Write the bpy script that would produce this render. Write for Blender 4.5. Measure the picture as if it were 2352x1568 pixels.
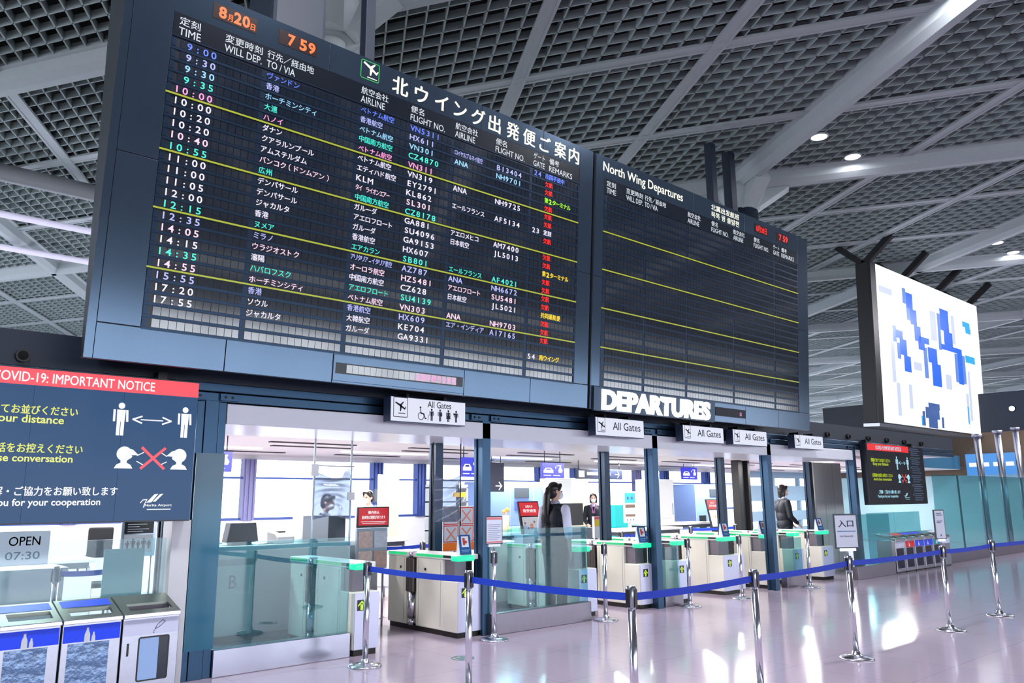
import bpy, bmesh, math, random
from mathutils import Vector, Matrix, Euler
R = math.radians
random.seed(7)
for o in list(bpy.data.objects):
    bpy.data.objects.remove(o)
S = bpy.context.scene
COL = S.collection

# ------------------------------------------------------------------ camera
cd = bpy.data.cameras.new('camera')
cam = bpy.data.objects.new('camera', cd)
COL.objects.link(cam)
cd.sensor_width = 36.0
cd.sensor_fit = 'HORIZONTAL'
cd.lens = 27.8516
cd.clip_end = 500
_r = (0.7463839909, -0.6654779270, -0.0070757894)
_u = (-0.1244725094, -0.1500340110, 0.9808141465)
_f = (0.6537717740, 0.7311832357, 0.1948166915)
cam.matrix_world = Matrix(((_r[0], _u[0], -_f[0], 0), (_r[1], _u[1], -_f[1], 0), (_r[2], _u[2], -_f[2], 1.6), (0, 0, 0, 1)))
S.camera = cam

# ------------------------------------------------------------------ view, world, lights
S.view_settings.view_transform = 'Standard'
S.view_settings.look = 'None'
S.view_settings.gamma = 1.0
S.view_settings.use_curve_mapping = False
S.view_settings.exposure = 0.0
S.cycles.use_denoising = True
S.cycles.use_adaptive_sampling = True
S.cycles.adaptive_threshold = 0.03
S.cycles.max_bounces = 7
S.cycles.diffuse_bounces = 3
S.cycles.glossy_bounces = 4
S.cycles.transmission_bounces = 6
S.cycles.transparent_max_bounces = 14
S.cycles.sample_clamp_indirect = 6.0
S.cycles.caustics_reflective = False
S.cycles.caustics_refractive = False

W = bpy.data.worlds.new('daylight')
S.world = W
W.use_nodes = True
_n = W.node_tree.nodes
_bg = _n['Background']
_bg.inputs[0].default_value = (0.84, 0.90, 1.0, 1)
_bg.inputs[1].default_value = 5.0


def area_light(name, loc, size, energy, color=(1, 1, 1), rot=(0, 0, 0), size_y=None, shape='DISK'):
    l = bpy.data.lights.new(name, 'AREA')
    l.shape = 'RECTANGLE' if size_y else shape
    l.size = size
    if size_y:
        l.size_y = size_y
    l.energy = energy
    l.color = color
    o = bpy.data.objects.new(name, l)
    o.location = loc
    o.rotation_euler = rot
    COL.objects.link(o)
    return o


# ceiling downlights of the hall (their fixtures are built with the ceiling)
HALL_LAMPS = []
for lx in (4.4, 5.9, 15.1, 16.6, 25.85, 27.3):
    HALL_LAMPS.append((lx, 7.2))
for lx, ly in HALL_LAMPS:
    area_light('hall_downlight_or_fill', (lx, ly, 8.93), 0.45, 18, (0.93, 0.92, 1.0))
ADDED_LAMPS = ((-4.6, 4.2), (-0.2, 4.2), (4.2, 4.2), (8.6, 4.2), (11.2, 3.4), (27.0, 3.4), (32.0, 3.4), (37.0, 3.4))  # fill lamps added out of view to brighten the floor and gates
for lx, ly in ADDED_LAMPS:
    area_light('hall_downlight_or_fill', (lx, ly, 8.93), 1.0, 380 if lx < 15 else 620, (0.95, 0.94, 1.0))
# ceiling lamps of the checkpoint room
ROOM_LAMPS = [(x, y) for x in (-2.0, 1.5, 5.0, 8.5, 12.0, 15.5, 19.5, 23.6, 28.0) for y in (10.2, 13.2) if (x, y) != (28.0, 10.2)]
for lx, ly in ROOM_LAMPS:
    area_light('room_lamp', (lx, ly, 2.46), 1.9, 145, (1.0, 0.98, 0.95), size_y=0.16)


# ------------------------------------------------------------------ helpers
def lin(c):
    out = []
    for v in c:
        v = v / 255.0
        out.append(v / 12.92 if v <= 0.04045 else ((v + 0.055) / 1.055) ** 2.4)
    return out


_MATS = {}


def mat(name, rgb, rough=0.5, metal=0.0, emit=0.0, spec=0.5, noise=0.0, nscale=8.0, coat=0.0, bump=0.0, ecol=None):
    """Procedural principled material; rgb is 0-255 sRGB; noise varies tone and roughness a little."""
    if name in _MATS:
        return _MATS[name]
    m = bpy.data.materials.new(name)
    m.use_nodes = True
    nt = m.node_tree
    b = nt.nodes['Principled BSDF']
    c = lin(rgb)
    b.inputs['Base Color'].default_value = (*c, 1)
    b.inputs['Roughness'].default_value = rough
    b.inputs['Metallic'].default_value = metal
    b.inputs['Specular IOR Level'].default_value = spec
    if coat:
        b.inputs['Coat Weight'].default_value = coat
        b.inputs['Coat Roughness'].default_value = 0.05
    if emit:
        b.inputs['Emission Color'].default_value = (*(lin(ecol) if ecol else c), 1)
        b.inputs['Emission Strength'].default_value = emit
    if noise or bump:
        tc = nt.nodes.new('ShaderNodeTexCoord')
        nz = nt.nodes.new('ShaderNodeTexNoise')
        nz.inputs['Scale'].default_value = nscale
        nz.inputs['Detail'].default_value = 3
        nt.links.new(tc.outputs['Object'], nz.inputs['Vector'])
        if noise:
            mx = nt.nodes.new('ShaderNodeMix')
            mx.data_type = 'RGBA'
            mx.inputs[6].default_value = (*[v * (1 - noise) for v in c], 1)
            mx.inputs[7].default_value = (*[min(1, v * (1 + noise)) for v in c], 1)
            nt.links.new(nz.outputs['Fac'], mx.inputs[0])
            nt.links.new(mx.outputs[2], b.inputs['Base Color'])
        if bump:
            bp = nt.nodes.new('ShaderNodeBump')
            bp.inputs['Strength'].default_value = bump
            bp.inputs['Distance'].default_value = 0.01
            nt.links.new(nz.outputs['Fac'], bp.inputs['Height'])
            nt.links.new(bp.outputs[0], b.inputs['Normal'])
    _MATS[name] = m
    return m


def glow(name, rgb, strength):
    if name in _MATS:
        return _MATS[name]
    m = bpy.data.materials.new(name)
    m.use_nodes = True
    nt = m.node_tree
    b = nt.nodes['Principled BSDF']
    b.inputs['Base Color'].default_value = (0.02, 0.02, 0.02, 1)
    b.inputs['Roughness'].default_value = 0.3
    b.inputs['Emission Color'].default_value = (*lin(rgb), 1)
    b.inputs['Emission Strength'].default_value = strength
    _MATS[name] = m
    return m


def glass(name, tint, refl=1.0, rough=0.0, milk=0.0, milk_rgb=(200, 225, 228), sheet=False):
    """Clear architectural glass: tinted see-through with a Fresnel reflection, milk: painted reflection haze on panes, cloudiness on vinyl."""
    if name in _MATS:
        return _MATS[name]
    m = bpy.data.materials.new(name)
    m.use_nodes = True
    nt = m.node_tree
    nt.nodes.clear()
    out = nt.nodes.new('ShaderNodeOutputMaterial')
    tr = nt.nodes.new('ShaderNodeBsdfTransparent')
    tr.inputs[0].default_value = (*lin(tint), 1)
    gl = nt.nodes.new('ShaderNodeBsdfGlossy')
    gl.inputs['Roughness'].default_value = rough
    fr = nt.nodes.new('ShaderNodeFresnel')
    fr.inputs[0].default_value = 1.5
    mu = nt.nodes.new('ShaderNodeMath')
    mu.operation = 'MULTIPLY'
    mu.inputs[1].default_value = refl
    nt.links.new(fr.outputs[0], mu.inputs[0])
    mx = nt.nodes.new('ShaderNodeMixShader')
    ge = nt.nodes.new('ShaderNodeNewGeometry')
    inv = nt.nodes.new('ShaderNodeMath')
    inv.operation = 'SUBTRACT'
    inv.inputs[0].default_value = 1.0
    if sheet:
        fr.inputs[0].default_value = 1.0
        lw = nt.nodes.new('ShaderNodeLayerWeight')
        lw.inputs[0].default_value = 0.35
        nt.links.new(lw.outputs['Facing'], mu.inputs[0])
    if sheet:
        inv.inputs[1].default_value = 0.0
    else:
        nt.links.new(ge.outputs['Backfacing'], inv.inputs[1])
    mu2 = nt.nodes.new('ShaderNodeMath')
    mu2.operation = 'MULTIPLY'
    mu2.use_clamp = True
    nt.links.new(mu.outputs[0], mu2.inputs[0])
    nt.links.new(inv.outputs[0], mu2.inputs[1])
    nt.links.new(mu2.outputs[0], mx.inputs[0])
    nt.links.new(tr.outputs[0], mx.inputs[1])
    nt.links.new(gl.outputs[0], mx.inputs[2])
    last = mx
    if milk:
        df = nt.nodes.new('ShaderNodeBsdfDiffuse')
        df.inputs[0].default_value = (*lin(milk_rgb), 1)
        m2 = nt.nodes.new('ShaderNodeMixShader')
        m2.inputs[0].default_value = milk
        nt.links.new(mx.outputs[0], m2.inputs[1])
        nt.links.new(df.outputs[0], m2.inputs[2])
        last = m2
    nt.links.new(last.outputs[0], out.inputs[0])
    _MATS[name] = m
    return m


class MB:
    """Collects boxes, tubes, prisms and lettering for ONE mesh."""

    def __init__(self):
        self.v, self.f, self.s = [], [], []

    def add(self, vs, fs, smooth=False):
        n = len(self.v)
        self.v += [tuple(p) for p in vs]
        for q in fs:
            self.f.append(tuple(i + n for i in q))
            self.s.append(smooth)
        return self

    def box(self, x0, x1, y0, y1, z0, z1):
        vs = [(x, y, z) for z in (z0, z1) for y in (y0, y1) for x in (x0, x1)]
        return self.add(vs, [(0, 2, 3, 1), (4, 5, 7, 6), (0, 1, 5, 4), (2, 6, 7, 3), (0, 4, 6, 2), (1, 3, 7, 5)])

    def beam(self, p, q, w, h, up=(0, 0, 1)):
        """box bar from p to q, width w across, height h along up"""
        p, q = Vector(p), Vector(q)
        d = (q - p).normalized()
        sx = d.cross(Vector(up)).normalized() * (w / 2)
        sz = sx.cross(d).normalized() * (h / 2)
        vs = [a + i * sx + j * sz for a in (p, q) for i, j in ((-1, -1), (1, -1), (1, 1), (-1, 1))]
        return self.add(vs, [(0, 1, 2, 3)[::-1], (4, 5, 6, 7), (0, 1, 5, 4), (1, 2, 6, 5), (2, 3, 7, 6), (3, 0, 4, 7)])

    def cyl(self, p, q, r0, r1=None, n=20, caps=True):
        p, q = Vector(p), Vector(q)
        r1 = r0 if r1 is None else r1
        d = (q - p).normalized()
        a = d.orthogonal().normalized()
        b = d.cross(a)
        vs, k = [], len(self.v)
        for c, r in ((p, r0), (q, r1)):
            for i in range(n):
                t = 2 * math.pi * i / n
                vs.append(c + (a * math.cos(t) + b * math.sin(t)) * r)
        self.add(vs, [(i, (i + 1) % n, n + (i + 1) % n, n + i) for i in range(n)], True)
        if caps:
            self.add([], [])
            self.f.append(tuple(k + i for i in reversed(range(n))))
            self.f.append(tuple(k + n + i for i in range(n)))
            self.s += [False, False]
        return self

    def lathe(self, cx, cy, prof, n=28, z0=0.0):
        """prof: [(r, z)]"""
        vs = []
        for r, z in prof:
            for i in range(n):
                t = 2 * math.pi * i / n
                vs.append((cx + r * math.cos(t), cy + r * math.sin(t), z0 + z))
        fs = []
        for j in range(len(prof) - 1):
            for i in range(n):
                fs.append((j * n + i, j * n + (i + 1) % n, (j + 1) * n + (i + 1) % n, (j + 1) * n + i))
        k = len(self.v)
        self.add(vs, fs, True)
        if prof[0][0] > 1e-5:
            self.f.append(tuple(k + i for i in reversed(range(n))))
            self.s.append(False)
        if prof[-1][0] > 1e-5:
            m = (len(prof) - 1) * n
            self.f.append(tuple(k + m + i for i in range(n)))
            self.s.append(False)
        return self

    def tube(self, pts, r, n=8, caps=True):
        pts = [Vector(p) for p in pts]
        vs = []
        prev = None
        for i, p in enumerate(pts):
            d = (pts[min(i + 1, len(pts) - 1)] - pts[max(i - 1, 0)]).normalized()
            if prev is None:
                a = d.orthogonal().normalized()
            else:
                a = (prev - d * prev.dot(d)).normalized()
            prev = a
            b = d.cross(a)
            rr = r[i] if isinstance(r, (list, tuple)) else r
            for k in range(n):
                t = 2 * math.pi * k / n
                vs.append(p + (a * math.cos(t) + b * math.sin(t)) * rr)
        fs = [(j * n + i, j * n + (i + 1) % n, (j + 1) * n + (i + 1) % n, (j + 1) * n + i) for j in range(len(pts) - 1) for i in range(n)]
        k0 = len(self.v)
        self.add(vs, fs, True)
        if caps:
            self.f.append(tuple(k0 + i for i in reversed(range(n))))
            self.f.append(tuple(k0 + (len(pts) - 1) * n + i for i in range(n)))
            self.s += [False, False]
        return self

    def prism(self, poly, y0, y1):
        """polygon in the XZ plane (counter-clockwise seen from -Y) pulled from y0 to y1"""
        n = len(poly)
        vs = [(x, y0, z) for x, z in poly] + [(x, y1, z) for x, z in poly]
        fs = [tuple(range(n)), tuple(range(2 * n - 1, n - 1, -1))]
        fs += [(i, n + i, n + (i + 1) % n, (i + 1) % n) for i in range(n)]
        return self.add(vs, fs)

    def prism_yz(self, poly, x0, x1):
        n = len(poly)
        vs = [(x0, y, z) for y, z in poly] + [(x1, y, z) for y, z in poly]
        fs = [tuple(range(n - 1, -1, -1)), tuple(range(n, 2 * n))]
        fs += [(i, (i + 1) % n, n + (i + 1) % n, n + i) for i in range(n)]
        return self.add(vs, fs)

    def prism_xy(self, poly, z0, z1):
        n = len(poly)
        vs = [(x, y, z0) for x, y in poly] + [(x, y, z1) for x, y in poly]
        fs = [tuple(range(n - 1, -1, -1)), tuple(range(n, 2 * n))]
        fs += [(i, (i + 1) % n, n + (i + 1) % n, n + i) for i in range(n)]
        return self.add(vs, fs)

    def ell(self, c, r, n=16, m=10):
        """ellipsoid"""
        cx, cy, cz = c
        rx, ry, rz = r if isinstance(r, (tuple, list)) else (r, r, r)
        vs = []
        for j in range(1, m):
            ph = math.pi * j / m
            for i in range(n):
                t = 2 * math.pi * i / n
                vs.append((cx + rx * math.sin(ph) * math.cos(t), cy + ry * math.sin(ph) * math.sin(t), cz - rz * math.cos(ph)))
        fs = [(j * n + i, j * n + (i + 1) % n, (j + 1) * n + (i + 1) % n, (j + 1) * n + i) for j in range(m - 2) for i in range(n)]
        b, t = len(vs), len(vs) + 1
        vs += [(cx, cy, cz - rz), (cx, cy, cz + rz)]
        fs += [(b, (i + 1) % n, i) for i in range(n)]
        fs += [(t, (m - 2) * n + i, (m - 2) * n + (i + 1) % n) for i in range(n)]
        return self.add(vs, fs, True)

    def ring(self, x, z, r0, r1, y, n=28, dy=0.002, sx=1.0):
        """flat ring facing -Y"""
        vs = []
        for rr in (r1, r0):
            for i in range(n):
                t = 2 * math.pi * i / n
                vs.append((x + rr * math.cos(t) * sx, y, z + rr * math.sin(t)))
        return self.add(vs, [(i, (i + 1) % n, n + (i + 1) % n, n + i) for i in range(n)])

    def disc(self, x, z, r, y, n=24, sx=1.0):
        self.add([(x + r * sx * math.cos(2 * math.pi * i / n), y, z + r * math.sin(2 * math.pi * i / n)) for i in range(n)], [tuple(range(n))])
        return self

    def poly(self, pts, y):
        """flat polygon facing -Y, counter-clockwise"""
        return self.add([(x, y, z) for x, z in pts], [tuple(range(len(pts)))])

    def rect(self, x0, x1, z0, z1, y):
        return self.poly([(x0, z0), (x1, z0), (x1, z1), (x0, z1)], y)

    def stroke(self, pts, w, y, closed=False):
        """flat stroked polyline facing -Y"""
        P = list(pts) + ([pts[0]] if closed else [])
        for (a, b), (c, d) in zip(P, P[1:]):
            L = math.hypot(c - a, d - b) or 1e-6
            ex, ez = (c - a) / L * w * 0.3, (d - b) / L * w * 0.3
            nx, nz = -(d - b) / L * w / 2, (c - a) / L * w / 2
            q = [(a - ex + nx, b - ez + nz), (a - ex - nx, b - ez - nz), (c + ex - nx, d + ez - nz), (c + ex + nx, d + ez + nz)]
            self.poly(q, y)
        return self

    def xform(self, M):
        self.v = [tuple(M @ Vector(p)) for p in self.v]
        return self

    def merge(self, o, M=None):
        vs = o.v if M is None else [tuple(M @ Vector(p)) for p in o.v]
        n = len(self.v)
        self.v += vs
        self.f += [tuple(i + n for i in q) for q in o.f]
        self.s += o.s
        return self

    # lettering --------------------------------------------------------
    def text(self, s, x, z, y, h=None, w=None, align='L', bold=0.0, cap=None):
        """s in the XZ plane facing -Y: its box starts at x (or is centred / ends there), its bottom at z; h, w fit the box; cap sets the
        size of capitals instead of h"""
        vs, fs, bb = _glyphs(s, bold)
        bx0, by0, bx1, by1 = bb
        if cap:
            sz = cap / 0.73
            z0 = z
            by = 0.0
        else:
            sz = h / (by1 - by0)
            by = by0
        sx = w / (bx1 - bx0) if w else sz
        ww = (bx1 - bx0) * sx
        x0 = {'L': x, 'C': x - ww / 2, 'R': x - ww}[align]
        return self.add([(x0 + (a - bx0) * sx, y, z + (b - by) * sz) for a, b in vs], fs)

    def pitch(self, s, x, z, y, p, h, bold=0.012):
        """one character per cell of width p, as an LED matrix shows it; z is the row's middle"""
        for i, ch in enumerate(s):
            if ch in ' \u3000':
                continue
            vs, fs, bb = _glyphs(ch, bold)
            bx0, by0, bx1, by1 = bb
            wide = ord(ch) > 0x2000
            sz = h / (0.92 if wide else 0.76)
            sx = min(sz * (1.0 if wide else 1.15), p * 0.93 / max(bx1 - bx0, 0.05))
            cx = x + (i + 0.5) * p
            oz = z - h / 2 + (0.10 * sz if wide else 0.0)
            mid = (bx0 + bx1) / 2
            self.add([(cx + (a - mid) * sx, y, oz + b * sz) for a, b in vs], fs)
        return self

    def build(self, name, m, parent=None, loc=None, bevel=0.0):
        me = bpy.data.meshes.new(name)
        me.from_pydata(self.v, [], self.f)
        me.polygons.foreach_set('use_smooth', self.s)
        me.update()
        if m is not None:
            me.materials.append(m)
        o = bpy.data.objects.new(name, me)
        COL.objects.link(o)
        if parent is not None:
            o.parent = parent
        if loc:
            o.location = loc
        if bevel:
            bv = o.modifiers.new('edge', 'BEVEL')
            bv.width = bevel
            bv.segments = 2
            bv.limit_method = 'ANGLE'
            bv.angle_limit = R(50)
        return o


_GC = {}


def _glyphs(s, bold):
    key = (s, round(bold, 3))
    if key in _GC:
        return _GC[key]
    c = bpy.data.curves.new('lettering', 'FONT')
    c.body = s
    c.size = 1.0
    c.resolution_u = 3
    cjk = any(ord(a) > 0x2000 or a in 'MNW' for a in s)
    c.offset = 0.0 if cjk else bold
    o = bpy.data.objects.new('lettering', c)
    COL.objects.link(o)
    dg = bpy.context.evaluated_depsgraph_get()
    me = bpy.data.meshes.new_from_object(o.evaluated_get(dg))
    vs = [(v.co.x, v.co.y) for v in me.vertices]
    fs = [tuple(p.vertices) if p.normal.z > 0 else tuple(reversed(p.vertices)) for p in me.polygons]
    bpy.data.objects.remove(o)
    bpy.data.curves.remove(c)
    bpy.data.meshes.remove(me)
    if not vs:
        vs, bb = [], (0, 0, 1, 1)
    else:
        if cjk and bold:
            n, e = len(vs), bold * 0.8
            base, faces = vs, fs
            vs, fs = [], []
            for k, (ex, ez) in enumerate(((-e, -e * 0.5), (e, -e * 0.5), (0.0, e * 0.6))):
                vs += [(a + ex, b + ez) for a, b in base]
                fs += [tuple(i + k * n for i in q) for q in faces]
        bb = (min(a for a, b in vs), min(b for a, b in vs), max(a for a, b in vs), max(b for a, b in vs))
    _GC[key] = (vs, fs, bb)
    return _GC[key]


def tag(o, label, cat, group=None, kind=None):
    o['label'] = label
    o['category'] = cat
    if group:
        o['group'] = group
    if kind:
        o['kind'] = kind
    return o


def thing(name, label, cat, loc=(0, 0, 0), rz=0.0, group=None):
    o = bpy.data.objects.new(name, None)
    o.empty_display_size = 0.1
    COL.objects.link(o)
    o.location = loc
    o.rotation_euler = (0, 0, rz)
    return tag(o, label, cat, group)


def struct(name, mb, m, label=None, bevel=0.0):
    o = mb.build(name, m, bevel=bevel)
    o['kind'] = 'structure'
    if label:
        o['label'] = label
        o['category'] = name.split('_')[0]
    return o


def dup(root, loc, rz=None, label=None):
    """a copy of a thing with copies of its parts and sub-parts"""
    r = root.copy()
    COL.objects.link(r)
    r.location = loc
    if rz is not None:
        r.rotation_euler = (0, 0, rz)
    if label:
        r['label'] = label
    for ch in list(root.children):
        c = ch.copy()
        COL.objects.link(c)
        c.parent = r
        for g in list(ch.children):
            d = g.copy()
            COL.objects.link(d)
            d.parent = c
    return r


# shared materials
M_WHITE = mat('white paint', (232, 234, 236), 0.4, noise=0.03)
M_CREAM = mat('cream panel', (226, 222, 205), 0.45, noise=0.03)
M_NAVY = mat('navy painted steel', (38, 52, 70), 0.35, metal=0.6, noise=0.1, nscale=3)
M_BLUEMETAL = mat('blue grey anodised steel', (54, 80, 106), 0.32, metal=0.75, noise=0.06, nscale=4)
M_BLACK = mat('black plastic', (14, 15, 18), 0.35)
M_CHROME = mat('polished steel', (226, 226, 234), 0.2, metal=1.0, noise=0.03)
M_STEEL = mat('brushed steel', (176, 178, 190), 0.28, metal=1.0, noise=0.08, nscale=30)
M_DARKSTEEL = mat('dark brushed steel', (108, 104, 112), 0.3, metal=0.9, noise=0.08, nscale=20)
M_BLUEBELT = mat('blue webbing', (10, 62, 205), 0.55, noise=0.08, nscale=60)
M_INKD = mat('dark ink', (26, 32, 46), 0.6)
M_WHITEINK = mat('white ink', (240, 240, 244), 0.5)
M_REDINK = mat('red ink', (216, 44, 48), 0.5)
M_GLASS = glass('clear glass', (226, 243, 244))
M_TEALGLASS = glass('teal edged glass', (194, 228, 232), refl=1.5, milk=0.045, milk_rgb=(170, 222, 226))  # milk paints a pale haze in place of the hall's reflection
M_ACRYL = glass('clear acrylic', (238, 244, 250), refl=1.2)
# ================================================================== setting
def floor_material():
    m = bpy.data.materials.new('polished stone tiles')
    m.use_nodes = True
    nt = m.node_tree
    b = nt.nodes['Principled BSDF']
    tc = nt.nodes.new('ShaderNodeTexCoord')
    br = nt.nodes.new('ShaderNodeTexBrick')
    br.offset = 0.0
    br.inputs['Scale'].default_value = 1.0
    br.inputs['Brick Width'].default_value = 1.06
    br.inputs['Row Height'].default_value = 1.06
    br.inputs['Mortar Size'].default_value = 0.004
    br.inputs['Mortar Smooth'].default_value = 0.4
    br.inputs['Color1'].default_value = (*lin((182, 168, 186)), 1)
    br.inputs['Color2'].default_value = (*lin((178, 164, 183)), 1)
    br.inputs['Mortar'].default_value = (*lin((150, 138, 156)), 1)
    nt.links.new(tc.outputs['Object'], br.inputs['Vector'])
    nz = nt.nodes.new('ShaderNodeTexNoise')
    nz.inputs['Scale'].default_value = 60
    nz.inputs['Detail'].default_value = 4
    nt.links.new(tc.outputs['Object'], nz.inputs['Vector'])
    mx = nt.nodes.new('ShaderNodeMix')
    mx.data_type = 'RGBA'
    mx.blend_type = 'MULTIPLY'
    mx.inputs[0].default_value = 0.12
    nt.links.new(br.outputs['Color'], mx.inputs[6])
    nt.links.new(nz.outputs['Color'], mx.inputs[7])
    nt.links.new(mx.outputs[2], b.inputs['Base Color'])
    n2 = nt.nodes.new('ShaderNodeTexNoise')
    n2.inputs['Scale'].default_value = 1.3
    nt.links.new(tc.outputs['Object'], n2.inputs['Vector'])
    bp = nt.nodes.new('ShaderNodeBump')
    bp.inputs['Strength'].default_value = 0.05
    bp.inputs['Distance'].default_value = 0.02
    nt.links.new(n2.outputs['Fac'], bp.inputs['Height'])
    nt.links.new(bp.outputs[0], b.inputs['Normal'])
    b.inputs['Roughness'].default_value = 0.12
    b.inputs['Specular IOR Level'].default_value = 0.75
    return m


struct('floor', MB().box(-25, 80, -30, 15.7, -0.2, 0), floor_material())

# hall ceiling: a 60 degree lattice of deep fins under a dark plenum, with flat rails and heavy beams
M_FIN = mat('grey ceiling fin', (152, 164, 164), 0.5, noise=0.05)
M_RAIL = mat('pale ceiling rail', (166, 174, 176), 0.4, noise=0.05)
M_PLENUM = mat('dark plenum', (26, 26, 28), 0.9)
ZC = 9.0
XA, XB, YA, YB = -24.0, 90.0, -14.0, 41.0
DA, NA = (-0.5, 0.8660254), (0.8660254, 0.5)
DB, NB = (0.5, 0.8660254), (0.8660254, -0.5)


def clip(D, N, n):
    """the piece of line {P.N = n} along D inside the ceiling rectangle"""
    px, py = N[0] * n, N[1] * n
    t0, t1 = -1e9, 1e9
    for p, d, a, b in ((px, D[0], XA, XB), (py, D[1], YA, YB)):
        u, v = (a - p) / d, (b - p) / d
        t0, t1 = max(t0, min(u, v)), min(t1, max(u, v))
    if t1 - t0 < 0.3:
        return None
    return (px + D[0] * t0, py + D[1] * t0), (px + D[0] * t1, py + D[1] * t1)


PIT = 3.03
fins = MB()
for D, N, off in ((DA, NA, 9.46), (DB, NB, -0.2)):
    for k in range(-140, 420):
        n = off + k * PIT / 10
        if k % 10 == 0:
            continue
        c = clip(D, N, n)
        if c:
            fins.beam((*c[0], ZC + 0.068), (*c[1], ZC + 0.068), 0.026, 0.136)
fo = struct('ceiling_grid', fins, M_FIN)
fo['label'] = 'grey diamond lattice ceiling over the hall'
struct('ceiling', MB().box(XA - 3, XB + 3, -30, YB + 0.5, ZC + 0.75, ZC + 0.9), M_PLENUM)

for D, N, off in ((DA, NA, 9.46), (DB, NB, -0.2)):
    for k in range(-12, 40):
        n = off + k * PIT
        c = clip(D, N, n)
        if not c:
            continue
        p, q = c
        if k % 3 == 0:
            mb = MB()
            d = Vector((*D, 0))
            s = Vector((*N, 0))
            prof = [(-0.33, 0.06), (-0.33, 0.0), (-0.25, -0.02), (-0.2, -0.2), (-0.08, -0.3), (0.08, -0.3), (0.2, -0.2), (0.25, -0.02), (0.33, 0.0), (0.33, 0.06)]
            vs = [Vector((*e, ZC)) + s * a + Vector((0, 0, b)) for e in (p, q) for a, b in prof]
            m = len(prof)
            mb.add(vs, [(i, i + 1, m + i + 1, m + i) for i in range(m - 1)] + [(m - 1, 0, m, 2 * m - 1)])
            struct('ceiling_beam', mb, M_RAIL)
        else:
            mb = MB()
            s = Vector((*N, 0))
            for o_, w_, h_ in ((0, 0.24, 0.03), (-0.1, 0.05, 0.05), (0.1, 0.05, 0.05)):
                zr = ZC - 0.01 - (0.006 if D is DB else 0.0)
                a = Vector((*p, zr)) + s * o_
                b = Vector((*q, zr)) + s * o_
                mb.beam(a, b, w_, h_)
            mb.beam((*p, ZC + 0.07), (*q, ZC + 0.07), 0.06, 0.13)
            struct('ceiling_rail', mb, M_RAIL)['kind'] = 'structure'

# round tubes that run with the gates, far behind the board's near end
struct('ceiling_tube_beam', MB().cyl((-24, 19.6, ZC - 0.3), (11.5, 19.6, ZC - 0.3), 0.2, n=16), mat('grey tube', (140, 142, 146), 0.4))
M_TUBE = mat('lit lilac tube', (226, 220, 246), 0.4, emit=0.35)
for ty in (22.2, 25.2):
    tag(MB().cyl((-10, ty, ZC - 0.42), (12.5, ty, ZC - 0.42), 0.085, n=12).build('tube_light', M_TUBE),
        'pale lilac tube light under the lattice ceiling, %s of the two' % ('nearer' if ty < 25 else 'farther'), 'light')

# capitals and round columns carrying the beam crossings
for nm, (kx, ky) in (('a', (5.1, 9.66)), ('b', (16.0, 9.66))):
    mb = MB()
    cr = 0.21 if nm == 'a' else 0.36
    mb.lathe(kx, ky, [(cr, 2.7), (cr, 8.25), (0.20, 8.3), (0.20, 8.7)], 32)
    struct('round_column', mb, M_RAIL if nm == 'a' else mat('navy column', (34, 47, 64), 0.4, metal=0.5, noise=0.08, nscale=2))
    mb = MB()
    for ang in (60, 120, 240, 300):
        d = Vector((math.cos(R(ang)), math.sin(R(ang)), 0))
        c = Vector((kx, ky, 0))
        mb.beam(c + d * 0.25 + Vector((0, 0, 8.35)), c + d * 1.0 + Vector((0, 0, 8.8)), 0.36, 0.3)
    mb.lathe(kx, ky, [(0.2, 8.2), (0.42, 8.25), (0.6, 8.62), (0.6, 8.8)], 12)
    struct('column_capital_beam', mb, M_RAIL)

# ceiling lamps (light itself is set at the top)
M_LAMP = glow('lamp glow', (252, 248, 255), 6.0)
for i, (lx, ly) in enumerate(HALL_LAMPS):
    if ly < 5:
        continue
    o = thing('ceiling_downlight_or_fill', 'round white downlight', 'light', (lx, ly, ZC - 0.03), group='round downlights in the lattice ceiling')
    MB().lathe(0, 0, [(0.15, 0.0), (0.19, 0.0), (0.19, 0.03), (0.15, 0.03)], 24).build('lamp_ring', M_RAIL, o)
    MB().lathe(0, 0, [(0.0, -0.002), (0.16, 0.0), (0.16, 0.02)], 24).build('lamp_disc', M_LAMP, o)
    o['label'] = {2: 'round white downlight beside the heavy beam, nearer of its pair', 3: 'round white downlight beside the heavy beam, farther of its pair',
                  4: 'small far downlight above the hanging screen, first of its pair', 5: 'small far downlight above the hanging screen, second of its pair'}.get(i, 'round white downlight behind the departure board')

for lx, ly in ADDED_LAMPS:  # fixtures made up for the added fill lamps
    o = thing('ceiling_downlight_or_fill', 'added large round fill lamp over the open floor, out of view', 'light', (lx, ly, ZC - 0.06), group='added fill lamps over the open floor')
    MB().lathe(0, 0, [(0.5, 0.0), (0.56, 0.0), (0.56, 0.06), (0.5, 0.06)], 32).build('lamp_ring', M_RAIL, o)
    MB().lathe(0, 0, [(0.0, 0.012), (0.5, 0.012), (0.5, 0.03)], 32).build('lamp_disc', M_LAMP, o)

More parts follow.
